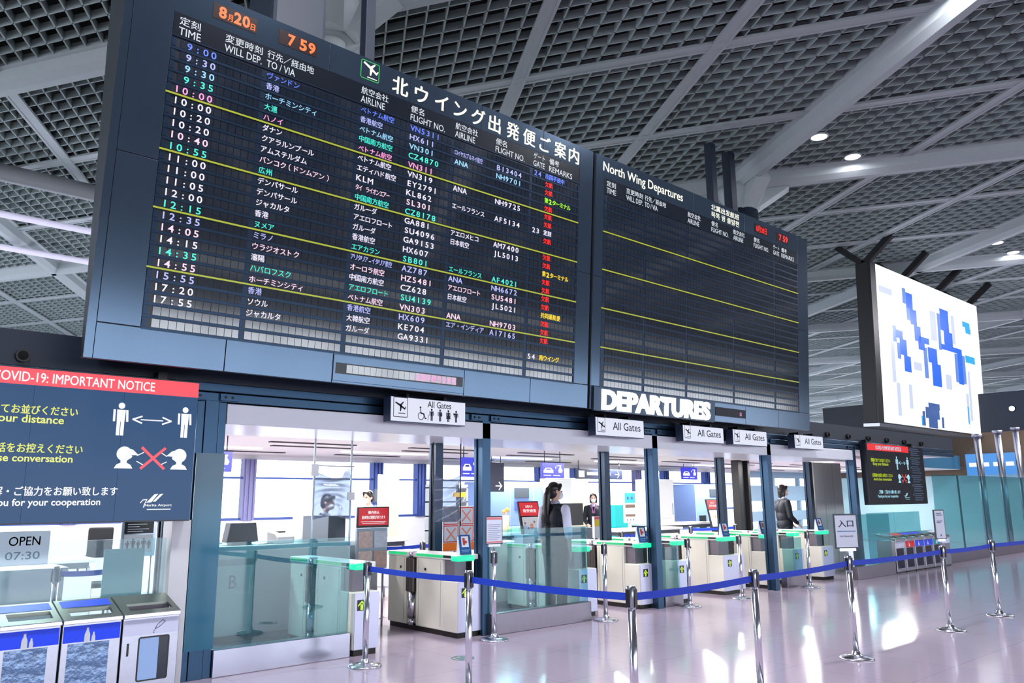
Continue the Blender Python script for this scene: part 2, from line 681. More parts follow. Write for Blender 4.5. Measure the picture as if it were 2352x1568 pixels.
# far ends of the hall: a long window band opposite the gates, a dark wall far to the east
struct('wall_south', MB().box(XA, 80, -30.2, -30, 6.5, 9.6), M_PLENUM)
mb = MB()
for k in range(26):
    mb.box(XA + k * 4, XA + k * 4 + 0.25, -30.2, -29.9, 0, 6.5)
struct('wall_south_post_frame', mb, M_PLENUM)
M_EAST = mat('dark navy far wall', (16, 24, 46), 0.6, noise=0.1)
struct('wall_east_upper', MB().box(78, 78.4, -30, 15.5, 6.6, 9.6), M_EAST)
struct('wall_east_lower', MB().box(78, 78.4, -30, 15.5, 0, 6.6), mat('brown stone far wall', (92, 78, 66), 0.6, noise=0.12, nscale=0.6))
struct('wall_north', MB().box(XA, 78, YB + 0.1, YB + 0.4, 4.2, 9.6), M_PLENUM)  # unseen wall added to keep daylight off the far ceiling
struct('wall_west', MB().box(XA - 0.4, XA, -30, 7.7, 0, 9.6), mat('grey far wall', (120, 124, 130), 0.6, noise=0.05))

# ------------------------------------------------------------------ gate front: fascia, channel beam, lintel, portals
M_FASCIA = mat('deep navy fascia', (24, 36, 54), 0.45, noise=0.08, nscale=2)
struct('wall_front_fascia', MB().box(-8, 22, 7.72, 8.0, 2.74, 3.045), M_FASCIA)
mb = MB()
mb.box(-8, 21.9, 7.70, 7.95, 2.655, 2.735)
mb.box(-8, 21.9, 7.68, 7.95, 2.555, 2.64)
struct('channel_beam', mb, M_BLUEMETAL, bevel=0.004)
mb = MB()
mb.box(3.09, 16.3, 7.66, 8.9, 2.34, 2.54)
struct('portal_lintel', mb, mat('white lacquer lintel', (238, 242, 250), 0.25, noise=0.02), bevel=0.006)
COLS = (2.94, 6.41, 9.77, 13.04, 16.36)
for i, cx in enumerate(COLS):
    for cy in (7.66, 8.64):
        mb = MB()
        w, dp = (0.13, 0.17) if cy < 8 else (0.12, 0.15)
        zt = 2.56 if cy < 8 else 2.34
        mb.box(cx - w / 2, cx + w / 2, cy, cy + 0.045, 0, zt)
        mb.box(cx - w / 2, cx + w / 2, cy + dp - 0.045, cy + dp, 0, zt)
        mb.box(cx - w / 2 + 0.018, cx + w / 2 - 0.018, cy + 0.045, cy + dp - 0.045, 0, zt)
        struct('portal_column', mb, M_NAVY if cy > 8 else M_BLUEMETAL, bevel=0.003)
    # bolted connection plates on the channel beam
    o = thing('bolt_plate', 'blue steel bolt plates on the beam above %s portal column' % ('the first', 'the second', 'the third', 'the fourth', 'the last')[i], 'bracket', (cx, 7.66, 2.56))
    for s in (-1, 1):
        MB().box(s * 0.16 - 0.09, s * 0.16 + 0.09, -0.01, 0.02, 0.005, 0.075).build('plate', M_BLUEMETAL, o, bevel=0.003)
        for bx in (-0.035, 0.035):
            MB().cyl((s * 0.16 + bx, -0.024, 0.04), (s * 0.16 + bx, -0.01, 0.04), 0.013, n=6).build('bolt', M_BLACK, o)
mb = MB().box(2.80, 2.87, 7.67, 7.82, 0, 2.55).box(3.01, 3.085, 7.67, 7.82, 0, 2.55)
struct('portal_side_panel_steel', mb, M_BLUEMETAL, bevel=0.003)
struct('portal_glass_panel', MB().box(2.81, 3.08, 7.63, 7.642, 0.26, 2.05), mat('deep teal back painted glass', (18, 96, 124), 0.1, spec=0.4))
# round speakers let into the fascia
for i, sx in enumerate((1.31, 15.37, 16.27, 17.19, 18.1, 19.02, 19.98)):
    o = thing('fascia_spotlight', 'small black round spotlight on the navy fascia', 'spotlight', (sx, 7.72, 2.82), group='black spotlights on the fascia')
    o['label'] = ('black round spotlight on the fascia above the left notice screen' if i == 0 else 'black round spotlight on the fascia, %s from the board end' % ('', 'first', 'second', 'third', 'fourth', 'fifth', 'sixth')[i])
    MB().cyl((0, -0.05, 0), (0, 0.02, 0), 0.055, n=20).build('housing', M_BLACK, o)
    MB().cyl((0, -0.052, 0), (0, -0.045, 0), 0.04, n=20).build('lens', mat('dark lens', (10, 12, 16), 0.1), o)

# ------------------------------------------------------------------ checkpoint room behind the gates
M_RCEIL = mat('white room ceiling', (228, 226, 220), 0.6, noise=0.03)
struct('ceiling_room', MB().box(-8, 25.5, 8.9, 15.6, 2.5, 2.7).box(25.5, 30.6, 10.6, 15.6, 2.5, 2.7), M_RCEIL)
struct('ceiling_room_drop', MB().box(-8, 21.9, 7.95, 8.9, 2.56, 2.7), M_RCEIL)
struct('trim_1', MB().box(21.95, 25.5, 8.8, 8.89, 2.36, 2.75), mat('teal edge trim', (36, 104, 140), 0.4))
M_SLOT = mat('dark slot', (60, 60, 58), 0.7)
mb = MB()
for yy in (9.6, 11.6, 12.4, 14.2):
    for k in range(12):
        x0 = -3 + k * 2.6 + (yy * 7 % 1.3)
        mb.box(x0, x0 + 1.5, yy, yy + 0.12, 2.485, 2.502)
struct('ceiling_room_slot_panel', mb, M_SLOT)
M_ROOMLAMP = glow('room lamp glow', (255, 250, 240), 2.2)
mb = MB()
for i, (lx, ly) in enumerate(ROOM_LAMPS):
    o = MB().box(lx - 0.95, lx + 0.95, ly - 0.08, ly + 0.08, 2.475, 2.499).build('linear_lamp', M_ROOMLAMP)
    tag(o, 'white linear ceiling lamp in the checkpoint room, %s row' % ('near' if ly < 12 else 'far'), 'light', 'linear lamps in the room ceiling')

# window wall at the back
M_MULL = mat('blue window frame', (62, 84, 150), 0.4, metal=0.3, noise=0.06)
M_MULLD = mat('grey violet window post', (120, 122, 168), 0.45)
YW = 15.5
M_WINGLASS = glass('window glass', (250, 251, 255))
struct('wall_back_sill', MB().box(-8, 24.6, YW, YW + 0.2, 0, 1.22), M_WHITE)
struct('wall_back_head', MB().box(-8, 24.6, YW, YW + 0.2, 2.42, 2.7), M_WHITE)
WX = [-2.0, 0.8, 3.6, 6.77, 9.76, 10.95, 13.3, 14.85, 16.2, 18.87, 20.2, 22.4, 24.4]
for i, wx in enumerate(WX):
    o = MB().box(wx - 0.13, wx + 0.13, YW - 0.06, YW + 0.12, 1.22, 2.42)
    for dx in (-0.09, 0.0, 0.09):
        o.box(wx + dx - 0.012, wx + dx + 0.012, YW - 0.09, YW - 0.06, 1.22, 2.42)
    struct('window_%d_post' % (i + 1), o, M_MULL if i % 3 else M_MULLD, bevel=0.004)
for i, (a, b) in enumerate(zip(WX, WX[1:])):
    mb = MB().box(a + 0.13, b - 0.13, YW, YW + 0.05, 2.03, 2.07).box(a + 0.13, b - 0.13, YW, YW + 0.05, 1.22, 1.27)
    w = struct('window_%d' % (i + 1), mb, M_MULL)
    MB().box(a + 0.13, b - 0.13, YW + 0.02, YW + 0.03, 1.27, 2.42).build('window_glass', M_WINGLASS, w)
# louvred wall at the right end of the room
M_LOUV = mat('blue grey louvre', (140, 168, 190), 0.5, noise=0.04)
mb = MB()
for z0, z1 in ((0, 0.52), (0.76, 1.11), (1.46, 2.0), (2.28, 2.5), (2.77, 3.0)):
    mb.box(24.6, 30.3, YW - 0.05, YW + 0.1, z0, min(z1, 2.7))
for xx in (24.7, 26.5, 28.3):
    mb.box(xx, xx + 0.12, YW - 0.02, YW + 0.12, 0, 2.6)
struct('wall_back_louvre', mb, M_LOUV)
struct('wall_left_room', MB().box(-8, -7.8, 8, YW, 0, 2.7), M_WHITE)
struct('wall_right_room', MB().box(30.7, 30.9, 7.9, YW, 0, 2.3), mat('pale teal wall', (176, 214, 220), 0.5, noise=0.05))
struct('wall_right_stone', MB().box(30.7, 31.0, 7.9, YW, 2.3, 3.75), mat('brown stone wall', (110, 92, 74), 0.6, noise=0.2, nscale=1.5))
struct('wall_right_fascia', MB().box(30.7, 31.0, 7.9, YW, 3.75, 5.1), M_FASCIA)
o = thing('wall_spotlight', 'bright round spotlight on the dark wall at the far right edge', 'light', (30.66, 8.75, 4.5))
MB().cyl((0, 0, 0), (0.05, 0, 0), 0.10, n=20).build('housing', M_BLACK, o)
MB().cyl((-0.01, 0, 0), (0, 0, 0), 0.085, n=20).build('lamp', M_LAMP, o)
# apron outside the window
struct('ground_apron', MB().box(-60, 140, YW + 0.3, 90, -4.2, -4.0), mat('pale concrete apron', (190, 192, 200), 0.8, noise=0.06, nscale=0.3))
# ================================================================== departure boards
TILT = R(4.0)
BY, BZ = 7.1, 2.763
M_FRAME = mat('blue satin metal frame', (76, 93, 112), 0.17, metal=0.85, noise=0.05, nscale=2)
M_FRAMESIDE = mat('dark brushed side', (70, 76, 82), 0.4, metal=0.8, noise=0.1, nscale=12)
M_SEAM = mat('panel seam', (12, 18, 28), 0.6)
M_HEADER = mat('black header strip', (10, 17, 27), 0.22, noise=0.1)
M_DISPLAY = mat('dark display backing', (12, 20, 32), 0.3)
M_MODULE = mat('smoked led module', (8, 18, 32), 0.10, spec=1.0)
M_MODULE.node_tree.nodes['Principled BSDF'].inputs['IOR'].default_value = 1.75
M_BAR = mat('slate row bar', (36, 54, 76), 0.28, metal=0.75)
M_YLINE = glow('yellow line', (196, 206, 30), 0.75)
M_HINK = glow('white header lettering', (232, 240, 250), 0.85)
M_TITLE = glow('lit ivory lettering', (255, 255, 236), 1.05)
M_ORANGE = glow('orange led', (255, 104, 10), 1.5)
M_REDLED = glow('red led', (255, 28, 22), 1.3)
M_DARKRED = mat('dark red led window', (34, 12, 10), 0.25)
M_GREENLINE = glow('green line', (20, 190, 90), 0.8)
LEDS = {'w': glow('lilac white led', (232, 228, 255), 1.15), 'b': glow('blue led', (96, 128, 255), 1.15), 'v': glow('pale violet led', (178, 186, 255), 1.1),
        's': glow('pale cyan led', (150, 214, 255), 1.1), 'c': glow('cyan led', (70, 240, 220), 1.05), 'p': glow('pink led', (255, 160, 220), 1.1),
        'k': glow('pale pink led', (250, 214, 240), 1.1),
        'g': glow('lime led', (170, 255, 40), 1.1), 'y': glow('amber led', (255, 220, 60), 1.1), 'r': M_REDLED}


def board_shell(t, x0, x1, seams_top, seams_low, gx0, gx1, gz1, side=0.07):
    """casing, face panels and seams of one board; the local frame is the board plane, -Y outwards"""
    H = 3.53
    def back(v):
        return 0.07 + v * 0.125
    mb = MB()
    p = [(0.0, 0.0), (back(0), 0.0), (back(H), H), (0.0, H)]
    mb.prism_yz(p[::-1], x0, x1)
    mb.build('casing', M_FRAMESIDE, t, bevel=0.004)
    mb = MB().box(x0 + 0.25, x1 - 0.25, back(0) + 0.0, 0.60, 0.12, H - 0.15)
    mb.build('rear_housing', M_NAVY, t)
    f = MB()
    y0, y1 = -0.014, -0.001
    g = 0.004
    # side panels
    lows = [x0] + seams_low + [x1]
    for a, b in ((x0 + side, gx0), (gx1, x1 - 0.004)):
        for z0, z1 in ((0.305, 1.80), (1.80, H)):
            f.box(a + g, b - g, y0, y1, z0 + g, z1 - g)
    f.box(x0, x0 + side, y0, y1, 0, H)
    tops = [gx0] + seams_top + [gx1]
    for a, b in zip(tops, tops[1:]):
        f.box(a + (g if a > gx0 else 0) - g, b - g if b < gx1 else b + g, y0, y1, 3.22, H)
    for a, b in zip(lows, lows[1:]):
        f.box(max(a, x0 + side) + g, b - g, y0, y1, 0.0, 0.305 - g)
    f.build('face_panels', M_FRAME, t, bevel=0.002)
    MB().box(x0 + side, x1 - 0.01, -0.004, -0.0015, 0.004, H - 0.004).build('seam_backing', M_SEAM, t)
    MB().box(gx0, gx1, -0.012, -0.001, 3.0, 3.22).build('header_strip', M_HEADER, t)
    MB().box(gx0, gx1, -0.006, -0.001, 0.305, 3.0).build('display_backing', M_DISPLAY, t)
    MB().box(gx0, gx1, -0.016, -0.002, 2.993, 3.003).build('header_edge', M_BAR, t)


ROW1, RP = 2.935, 0.10745
def rowz(i):
    return ROW1 - (i - 1) * RP


def led_grid(t, gx0, gx1, divs):
    """smoked LED modules in rows, slate bars between the rows and dividers between the columns"""
    e = [gx0 + 0.035] + divs + [gx1 - 0.03]
    mo, ba, dv = MB(), MB(), MB()
    for i in range(1, 26):
        z = rowz(i)
        for a, b in zip(e, e[1:]):
            a0 = a + 0.045
            n = max(1, int(round((b - a0) / 0.0705)))
            w = (b - a0) / n
            for k in range(n):
                mo.box(a0 + k * w + 0.0025, a0 + (k + 1) * w - 0.0025, -0.0105, -0.006, z - 0.037, z + 0.037)
    for i in range(0, 26):
        z = rowz(i) - RP / 2
        if z > 2.97:
            continue
        ba.box(gx0, gx1, -0.014, -0.006, z - 0.012, z + 0.012)
    for d in [gx0 + 0.012] + divs + [gx1 - 0.012]:
        for i in range(1, 26):
            z = rowz(i)
            dv.box(d - 0.01, d + 0.028 if d < gx1 - 0.02 else d + 0.01, -0.0125, -0.006, z - 0.036, z + 0.036)
        dv.build('column_divider', M_BAR, t)
        dv = MB()
    mo.build('led_modules', M_MODULE, t)
    ba.build('row_bars', M_BAR, t)
    for k in range(4):
        z = rowz(5) - RP / 2 - k * 5 * RP
        MB().box(gx0 - 0.008, gx1 - 0.006, -0.022, -0.014, z - 0.007, z + 0.007).build('yellow_line', M_YLINE, t)


HEADS = [(2.10, '定刻', 'TIME', 0.2), (2.525, '変更時刻', 'WILL DEP.', 0.37), (2.945, '行先／経由地', 'TO / VIA', 0.5), (4.005, '航空会社', 'AIRLINE', 0.355),
         (4.645, '便名', 'FLIGHT NO.', 0.48), (5.275, '航空会社', 'AIRLINE', 0.36), (5.90, '便名', 'FLIGHT NO.', 0.49), (6.535, 'ゲート', 'GATE', 0.2), (6.815, '備考', 'REMARKS', 0.43)]
LATW = {'TIME': 0.2, 'WILL DEP.': 0.37, 'TO / VIA': 0.30, 'AIRLINE': 0.30, 'FLIGHT NO.': 0.48, 'GATE': 0.2, 'REMARKS': 0.43}


def column_heads(t, dx=0.0, sx=1.0, x0=2.07):
    for x, ja, en, w in HEADS:
        mb = MB()
        xx = x0 + dx + (x - x0) * sx
        jw = {'定刻': 0.19, '変更時刻': 0.37, '行先／経由地': 0.5, '航空会社': 0.34, '便名': 0.18, 'ゲート': 0.2, '備考': 0.18}[ja]
        mb.text(ja, xx, 3.115, -0.0135, h=0.082, w=jw, bold=0.012)
        mb.text(en, xx, 3.018, -0.0135, h=0.075, w=LATW[en], bold=0.008)
        mb.build('column_heading', M_HINK, t)


def plane_icon(mb, x, z, s, y):
    """a plane climbing above its runway line, fitted in a box of side s with its lower left corner at (x, z)"""
    def bar(p, q, w0, w1):
        L = math.hypot(q[0] - p[0], q[1] - p[1])
        nx, nz = -(q[1] - p[1]) / L / 2, (q[0] - p[0]) / L / 2
        c = [(p[0] + nx * w0, p[1] + nz * w0), (p[0] - nx * w0, p[1] - nz * w0), (q[0] - nx * w1, q[1] - nz * w1), (q[0] + nx * w1, q[1] + nz * w1)]
        mb.poly([(x + a * s, z + b * s) for a, b in c], y)
    bar((0.10, 0.86), (0.52, 0.66), 0.10, 0.15)
    bar((0.48, 0.68), (0.90, 0.42), 0.15, 0.10)
    bar((0.50, 0.64), (0.76, 0.92), 0.16, 0.07)
    bar((0.56, 0.62), (0.52, 0.26), 0.18, 0.08)
    bar((0.86, 0.42), (0.97, 0.60), 0.10, 0.05)
    return mb.rect(x + 0.34 * s, x + 0.92 * s, z + 0.10 * s, z + 0.15 * s, y)


def frame_icon(mb, x, z, w, h, t_, y, r=None):
    r = r or 0.12 * min(w, h)
    pts, pin = [], []
    for cx, cz, a0 in ((x + w - r, z + h - r, 0), (x + r, z + h - r, 90), (x + r, z + r, 180), (x + w - r, z + r, 270)):
        for k in range(5):
            a = R(a0 + k * 22.5)
            pts.append((cx + r * math.cos(a), cz + r * math.sin(a)))
            pin.append((cx + (r - t_) * math.cos(a), cz + (r - t_) * math.sin(a)))
    n = len(pts)
    return mb.add([(a, y, b) for a, b in pts] + [(a, y, b) for a, b in pin], [(i, (i + 1) % n, n + (i + 1) % n, n + i) for i in range(n)])


FL = [('9:00', 'ヴァンドン', 'ベトナム航空', 'VN5311', '', '', '24', '出国手続中', 'b'),
      ('9:30', '香港', '香港航空', 'HX611', 'ロイヤルブルネイ航空', 'BI3404', '', '欠航', 'v'),
      ('9:30', 'ホーチミンシティ', 'ベトナム航空', 'VN301', 'ANA', 'NH9701', '', '欠航', 's'),
      ('9:35', '大連', '中国南方航空', 'CZ4870', '', '', '', '第2ターミナル', 'c'),
      ('10:00', 'ハノイ', 'ベトナム航空', 'VN311', '', '', '', '欠航', 'p'),
      ('10:00', 'ダナン', 'ベトナム航空', 'VN319', 'ANA', 'NH9725', '', '欠航', 'w'),
      ('10:20', 'クアラルンプール', 'エティハド航空', 'EY2791', '', '', '', '欠航', 'w'),
      ('10:20', 'アムステルダム', 'KLM', 'KL862', 'エールフランス', 'AF5134', '23', '定刻', 'w'),
      ('10:40', 'バンコク（ドンムアン）', 'タイ ライオンエアー', 'SL301', '', '', '', '欠航', 'k'),
      ('10:55', '広州', '中国南方航空', 'CZ8178', '', '', '', '', 'c'),
      ('11:00', 'デンパサール', 'ガルーダ', 'GA881', 'アエロメヒコ', 'AM7400', '', '欠航', 'w'),
      ('11:00', 'デンパサール', 'アエロフロート', 'SU4096', '日本航空', 'JL5013', '', '欠航', 'w'),
      ('11:05', 'ジャカルタ', 'ガルーダ', 'GA9153', '', '', '', '第2ターミナル', 'w'),
      ('12:00', '香港', '香港航空', 'HX607', '', '', '', '欠航', 'w'),
      ('12:15', 'ヌメア', 'エアカラン', 'SB801', 'エールフランス', 'AF4021', '', '欠航', 'c'),
      ('12:35', 'ミラノ', 'アリタリア-イタリア航空', 'AZ787', 'ANA', 'NH6672', '', '欠航', 'v'),
      ('14:05', 'ウラジオストク', 'オーロラ航空', 'HZ5481', 'アエロフロート', 'SU5481', '', '欠航', 'k'),
      ('14:15', '瀋陽', '中国南方航空', 'CZ628', '日本航空', 'JL5021', '', '共同運航便', 'w'),
      ('14:35', 'ハバロフスク', 'アエロフロート', 'SU4139', '', '', '', '欠航', 'c'),
      ('14:55', 'ホーチミンシティ', 'ベトナム航空', 'VN303', 'ANA', 'NH9703', '', '欠航', 'k'),
      ('15:55', '香港', '香港航空', 'HX609', 'エア・インディア', 'AI7165', '', '欠航', 'v'),
      ('17:20', 'ソウル', '大韓航空', 'KE704', '', '', '', '', 'w'),
      ('17:55', 'ジャカルタ', 'ガルーダ', 'GA9331', '', '', '54', '南ウイング', 'w')]

b1 = thing('departure_board', 'large tilted departure board lit with rows of flights and a Japanese title', 'departure board', (0, BY, BZ))
b1.rotation_euler = (TILT, 0, 0)
X0, X1, GX0, GX1 = 1.63, 7.655, 2.05, 7.385
board_shell(b1, X0, X1, [3.615, 4.62, 5.66, 6.70], [2.80, 3.90, 5.585, 6.62], GX0, GX1, 3.0)
DIV1 = [2.915, 4.0 - 0.02, 5.235, 6.49]
led_grid(b1, GX0, GX1, DIV1)
column_heads(b1)
YT = -0.0165
for i, (tm, to, al, fn, al2, fn2, gt, rem, c) in enumerate(FL, 1):
    z = rowz(i)
    mb = MB()
    P, Hh = 0.0705, 0.069
    mb.pitch(tm, 2.10 + (5 - len(tm)) * 0.074, z, YT, 0.074, Hh)
    row = mb.build('flight_row', LEDS[c], b1)
    row['label'] = 'flight row of %s' % tm

    def cell(name, txt, x, p, h):
        if txt:
            MB().pitch(txt, x, z, YT, p, h).build(name, LEDS[c], row)
    cell('destination', to, 2.955, 0.07 if len(to) > 8 else P, Hh * 0.97)
    for nm, s_, x in (('airline', al, 4.012), ('partner_airline', al2, 5.28)):
        narrow = s_ in ('タイ ライオンエアー', 'ロイヤルブルネイ航空', 'アリタリア-イタリア航空')
        cell(nm, s_, x, 0.0425 if narrow else P, Hh * (0.95 if narrow else 1.0))
    cell('flight_number', fn, 4.645, P, Hh)
    cell('partner_flight_number', fn2, 5.925, P, Hh)
    cell('gate_number', gt, 6.545, P, Hh)
    if rem:
        rc = {'欠航': 'r', '第2ターミナル': 'g' if i < 8 else 'y', '共同運航便': 'y', '南ウイング': 'y', '出国手続中': 'b', '定刻': 'w'}[rem]
        MB().pitch(rem, 6.75, z, YT, 0.0705 if len(rem) < 6 else 0.0685, Hh, bold=0.03).build('remark', LEDS[rc], row)
# title row
mb = MB()
for k, ch in enumerate('北ウイング出発便ご案内'):
    cx = [4.49, 4.775, 5.06, 5.335, 5.61, 5.87, 6.17, 6.45, 6.73, 7.01, 7.27][k] - 0.005
    vs, fs, bb = _glyphs(ch, 0.03)
    w = min(0.215, (bb[2] - bb[0]) * 0.235)
    h = (bb[3] - bb[1]) * 0.225
    mb.text(ch, cx, 3.36 - h / 2 + (0.0 if ch != 'ご' else -0.005), -0.017, h=h, w=w, align='C', bold=0.03)
mb.build('title_lettering', M_TITLE, b1)
mb = MB()
plane_icon(mb, 3.99, 3.29, 0.21, -0.017)
mb.build('plane_pictogram', M_TITLE, b1)
frame_icon(MB(), 3.975, 3.285, 0.235, 0.215, 0.011, -0.0172).build('pictogram_border', M_GREENLINE, b1)
# date and clock windows
for nm, a, b, sx in (('date_display', 2.385, 2.815, '8月20日'), ('clock_display', 3.045, 3.46, '7 59')):
    w = MB().box(a, b, -0.017, -0.010, 3.305, 3.455).build(nm, M_DARKRED, b1)
    mb = MB()
    if nm == 'date_display':
        for ch, x, ww, hh in (('8', 2.44, 0.075, 0.118), ('月', 2.525, 0.05, 0.07), ('2', 2.585, 0.075, 0.118), ('0', 2.668, 0.075, 0.118), ('日', 2.752, 0.045, 0.065)):
            mb.text(ch, x, 3.325, -0.0185, h=hh, w=ww, bold=0.035)
    else:
        for ch, x in (('7', 3.14), ('5', 3.268), ('9', 3.362)):
            mb.text(ch, x, 3.32, -0.0185, h=0.12, w=0.078, bold=0.035)
    mb.build('digits', M_ORANGE, w)
# running message panel along the foot of the board
msg = MB().box(3.905, 5.575, -0.024, -0.012, 0.02, 0.285).build('message_panel', M_FRAME, b1, bevel=0.003)
MB().box(3.93, 5.555, -0.028, -0.024, 0.095, 0.205).build('led_window', M_DISPLAY, msg)
mb = MB()
for k in range(20):
    mb.box(4.05 + k * 0.0705, 4.117 + k * 0.0705, -0.0305, -0.0275, 0.108, 0.192)
mb.build('led_modules', M_MODULE, msg)
MB().pitch('出国手続きをお急', 4.90, 0.15, -0.0315, 0.0705, 0.078).build('message_text', LEDS['p'], msg)

# the second board, empty but for its headings and lines
b2 = thing('departure_board', 'dark empty departure board titled North Wing Departures', 'departure board', (0, BY, BZ))
b2.rotation_euler = (TILT, 0, 0)
Y0, Y1, HX0, HX1 = 7.70, 13.50, 7.885, 13.14
board_shell(b2, Y0, Y1, [9.95, 11.4], [10.55, 11.42, 12.44], HX0, HX1, 3.0, side=0.012)
led_grid(b2, HX0, HX1, [8.775, 9.79, 11.06, 12.32])
column_heads(b2, dx=HX0 + 0.03 - 2.07 - 0.01, sx=0.985)
MB().text('North Wing Departures', 7.85, 3.275, -0.017, h=0.175, w=1.83, bold=0.022).build('title_lettering', M_TITLE, b2)
mb = MB()
mb.text('北翼出发航班', 10.43, 3.375, -0.017, h=0.10, w=0.80, bold=0.02)
mb.text('북쪽 윙 출발편', 10.43, 3.255, -0.017, h=0.10, w=0.80, bold=0.02)
mb.build('subtitle_lettering', M_TITLE, b2)
for nm, a, b, s in (('date_display', 11.70, 12.13, '8月20日'), ('clock_display', 12.40, 12.82, '7 59')):
    w = MB().box(a, b, -0.017, -0.010, 3.295, 3.44).build(nm, M_DARKRED, b2)
    MB().text(s, a + (0.05 if 'date' in nm else 0.09), 3.31, -0.0185, h=0.115, w=0.34 if 'date' in nm else 0.30, bold=0.03).build('digits', M_REDLED, w)
msg = MB().box(10.56, 11.40, -0.022, -0.012, 0.09, 0.225).build('message_panel', M_SEAM, b2)
MB().pitch('出', 11.22, 0.15, -0.024, 0.07, 0.06).build('message_text', LEDS['p'], msg)

# lit sign letters standing on a ledge in front of the second board's foot
ds = thing('departures_sign', 'large glowing white DEPARTURES lettering below the second board', 'sign', (0, BY, BZ))
ds.rotation_euler = (TILT, 0, 0)
MB().box(7.74, 10.50, -0.05, -0.013, -0.02, 0.30).build('back_panel', mat('dark sign panel', (52, 66, 84), 0.3, metal=0.7), ds, bevel=0.004)
mb = MB()
M_SIGNW = glow('white sign glow', (255, 255, 252), 2.2)
mb.text('DEPARTURES', 7.885, -0.005, -0.072, h=0.28, w=2.47, bold=0.045)
letters = mb.build('letters', M_SIGNW, ds)
sol = letters.modifiers.new('depth', 'SOLIDIFY')
sol.thickness = 0.03
sol.offset = -1.0

# hangers that carry the boards from the lattice ceiling
M_HANG = mat('navy hanger', (22, 34, 52), 0.55, noise=0.08)
for nm, x, y, w, z0 in (('first', 3.62, 7.75, 0.66, 6.0),):
    o = thing('board_support_tower', 'wide navy support tower rising behind the left end of the flight board', 'support', (x, y, z0))
    MB().box(-w / 2, w / 2, -0.15, 0.55, 0, 2.97).build('tower_body', M_HANG, o, bevel=0.05)
    MB().box(-0.05, 0.1, -0.17, -0.15, 0.12, 0.3).build('cable_socket', M_BLACK, o)
for i, (x, y, w) in enumerate(((4.76, 8.05, 0.14), (13.63, 8.9, 0.17), (14.32, 8.9, 0.2))):
    o = thing('board_hanger', ('thin navy hanger post beside the pale capital above the flight board', 'left of two navy hanger posts above the empty board', 'right of two navy hanger posts above the empty board')[i],
              'hanger', (x, y, 5.9))
    MB().box(-w / 2, w / 2, -w / 2, w / 2, 0, 3.07).build('post', M_HANG, o, bevel=0.01)
    MB().box(-w / 2 - 0.05, w / 2 + 0.05, -w / 2 - 0.05, w / 2 + 0.05, 0.0, 0.06).build('foot_plate', M_HANG, o)
    MB().cyl((0, -w / 2 - 0.04, 0.35), (0, w / 2 + 0.04, 0.35), 0.03, n=8).build('pin', M_STEEL, o)
# ================================================================== things along the gate front
GY = 7.66

# ------------------------------------------------------------------ notice screens
M_SCREEN = glow('dark blue screen', (26, 72, 118), 0.95)
M_SCREEN.node_tree.nodes['Principled BSDF'].inputs['Roughness'].default_value = 0.3
M_SCREEN.node_tree.nodes['Principled BSDF'].inputs['Specular IOR Level'].default_value = 0.25
M_SCREENB = glow('black screen', (12, 18, 34), 0.6)
M_SCREENB.node_tree.nodes['Principled BSDF'].inputs['Specular IOR Level'].default_value = 0.1
M_SRED = glow('screen red', (252, 74, 88), 1.0)
M_SREDB = glow('deep screen red', (236, 16, 26), 1.0)
M_SWHITE = glow('screen white', (244, 246, 250), 1.0)
M_SYEL = glow('screen yellow', (236, 240, 120), 0.95)
M_SYELB = glow('acid yellow', (190, 210, 20), 0.95)
M_SCYAN = glow('screen pale cyan', (170, 224, 244), 0.95)
M_BEZEL = mat('screen bezel', (24, 30, 40), 0.3)


def person_icon(mb, x, z0, z1, y):
    h = z1 - z0
    mb.disc(x, z1 - 0.10 * h, 0.095 * h, y)
    w = 0.2 * h
    mb.poly([(x - w * 0.55, z0 + 0.42 * h), (x + w * 0.55, z0 + 0.42 * h), (x + w * 0.62, z0 + 0.78 * h), (x - w * 0.62, z0 + 0.78 * h)], y)
    for s in (-1, 1):
        a = x + s * w * 0.94
        mb.poly([(a - 0.032 * h, z0 + 0.42 * h), (a + 0.032 * h, z0 + 0.42 * h), (a + 0.01 * h * -s + 0.02 * h, z0 + 0.78 * h), (a - 0.05 * h - 0.01 * h * s, z0 + 0.78 * h)], y)
        b = x + s * 0.058 * h
        mb.poly([(b - 0.048 * h, z0), (b + 0.048 * h, z0), (b + 0.05 * h, z0 + 0.44 * h), (b - 0.05 * h, z0 + 0.44 * h)], y)
    return mb


def head_icon(mb, x, z0, s, y, d):
    """talking head in profile, mouth open towards d (+1 right)"""
    mb.disc(x, z0 + 0.66 * s, 0.33 * s, y)
    q = [(0.10, 0.40), (0.30, 0.46), (0.36, 0.56), (0.22, 0.60), (0.62, 0.62), (0.36, 0.86), (0.1, 0.92)]
    P = [(x + d * a * s, z0 + b * s) for a, b in q]
    mb.poly(P if d > 0 else P[::-1], y)
    mb.poly([(x - 0.12 * s, z0 + 0.2 * s), (x + 0.12 * s, z0 + 0.2 * s), (x + 0.16 * s, z0 + 0.5 * s), (x - 0.16 * s, z0 + 0.5 * s)], y)
    mb.poly([(x - 0.40 * s, z0), (x + 0.40 * s, z0), (x + 0.30 * s, z0 + 0.17 * s), (x + 0.12 * s, z0 + 0.26 * s), (x - 0.12 * s, z0 + 0.26 * s), (x - 0.30 * s, z0 + 0.17 * s)], y)
    return mb


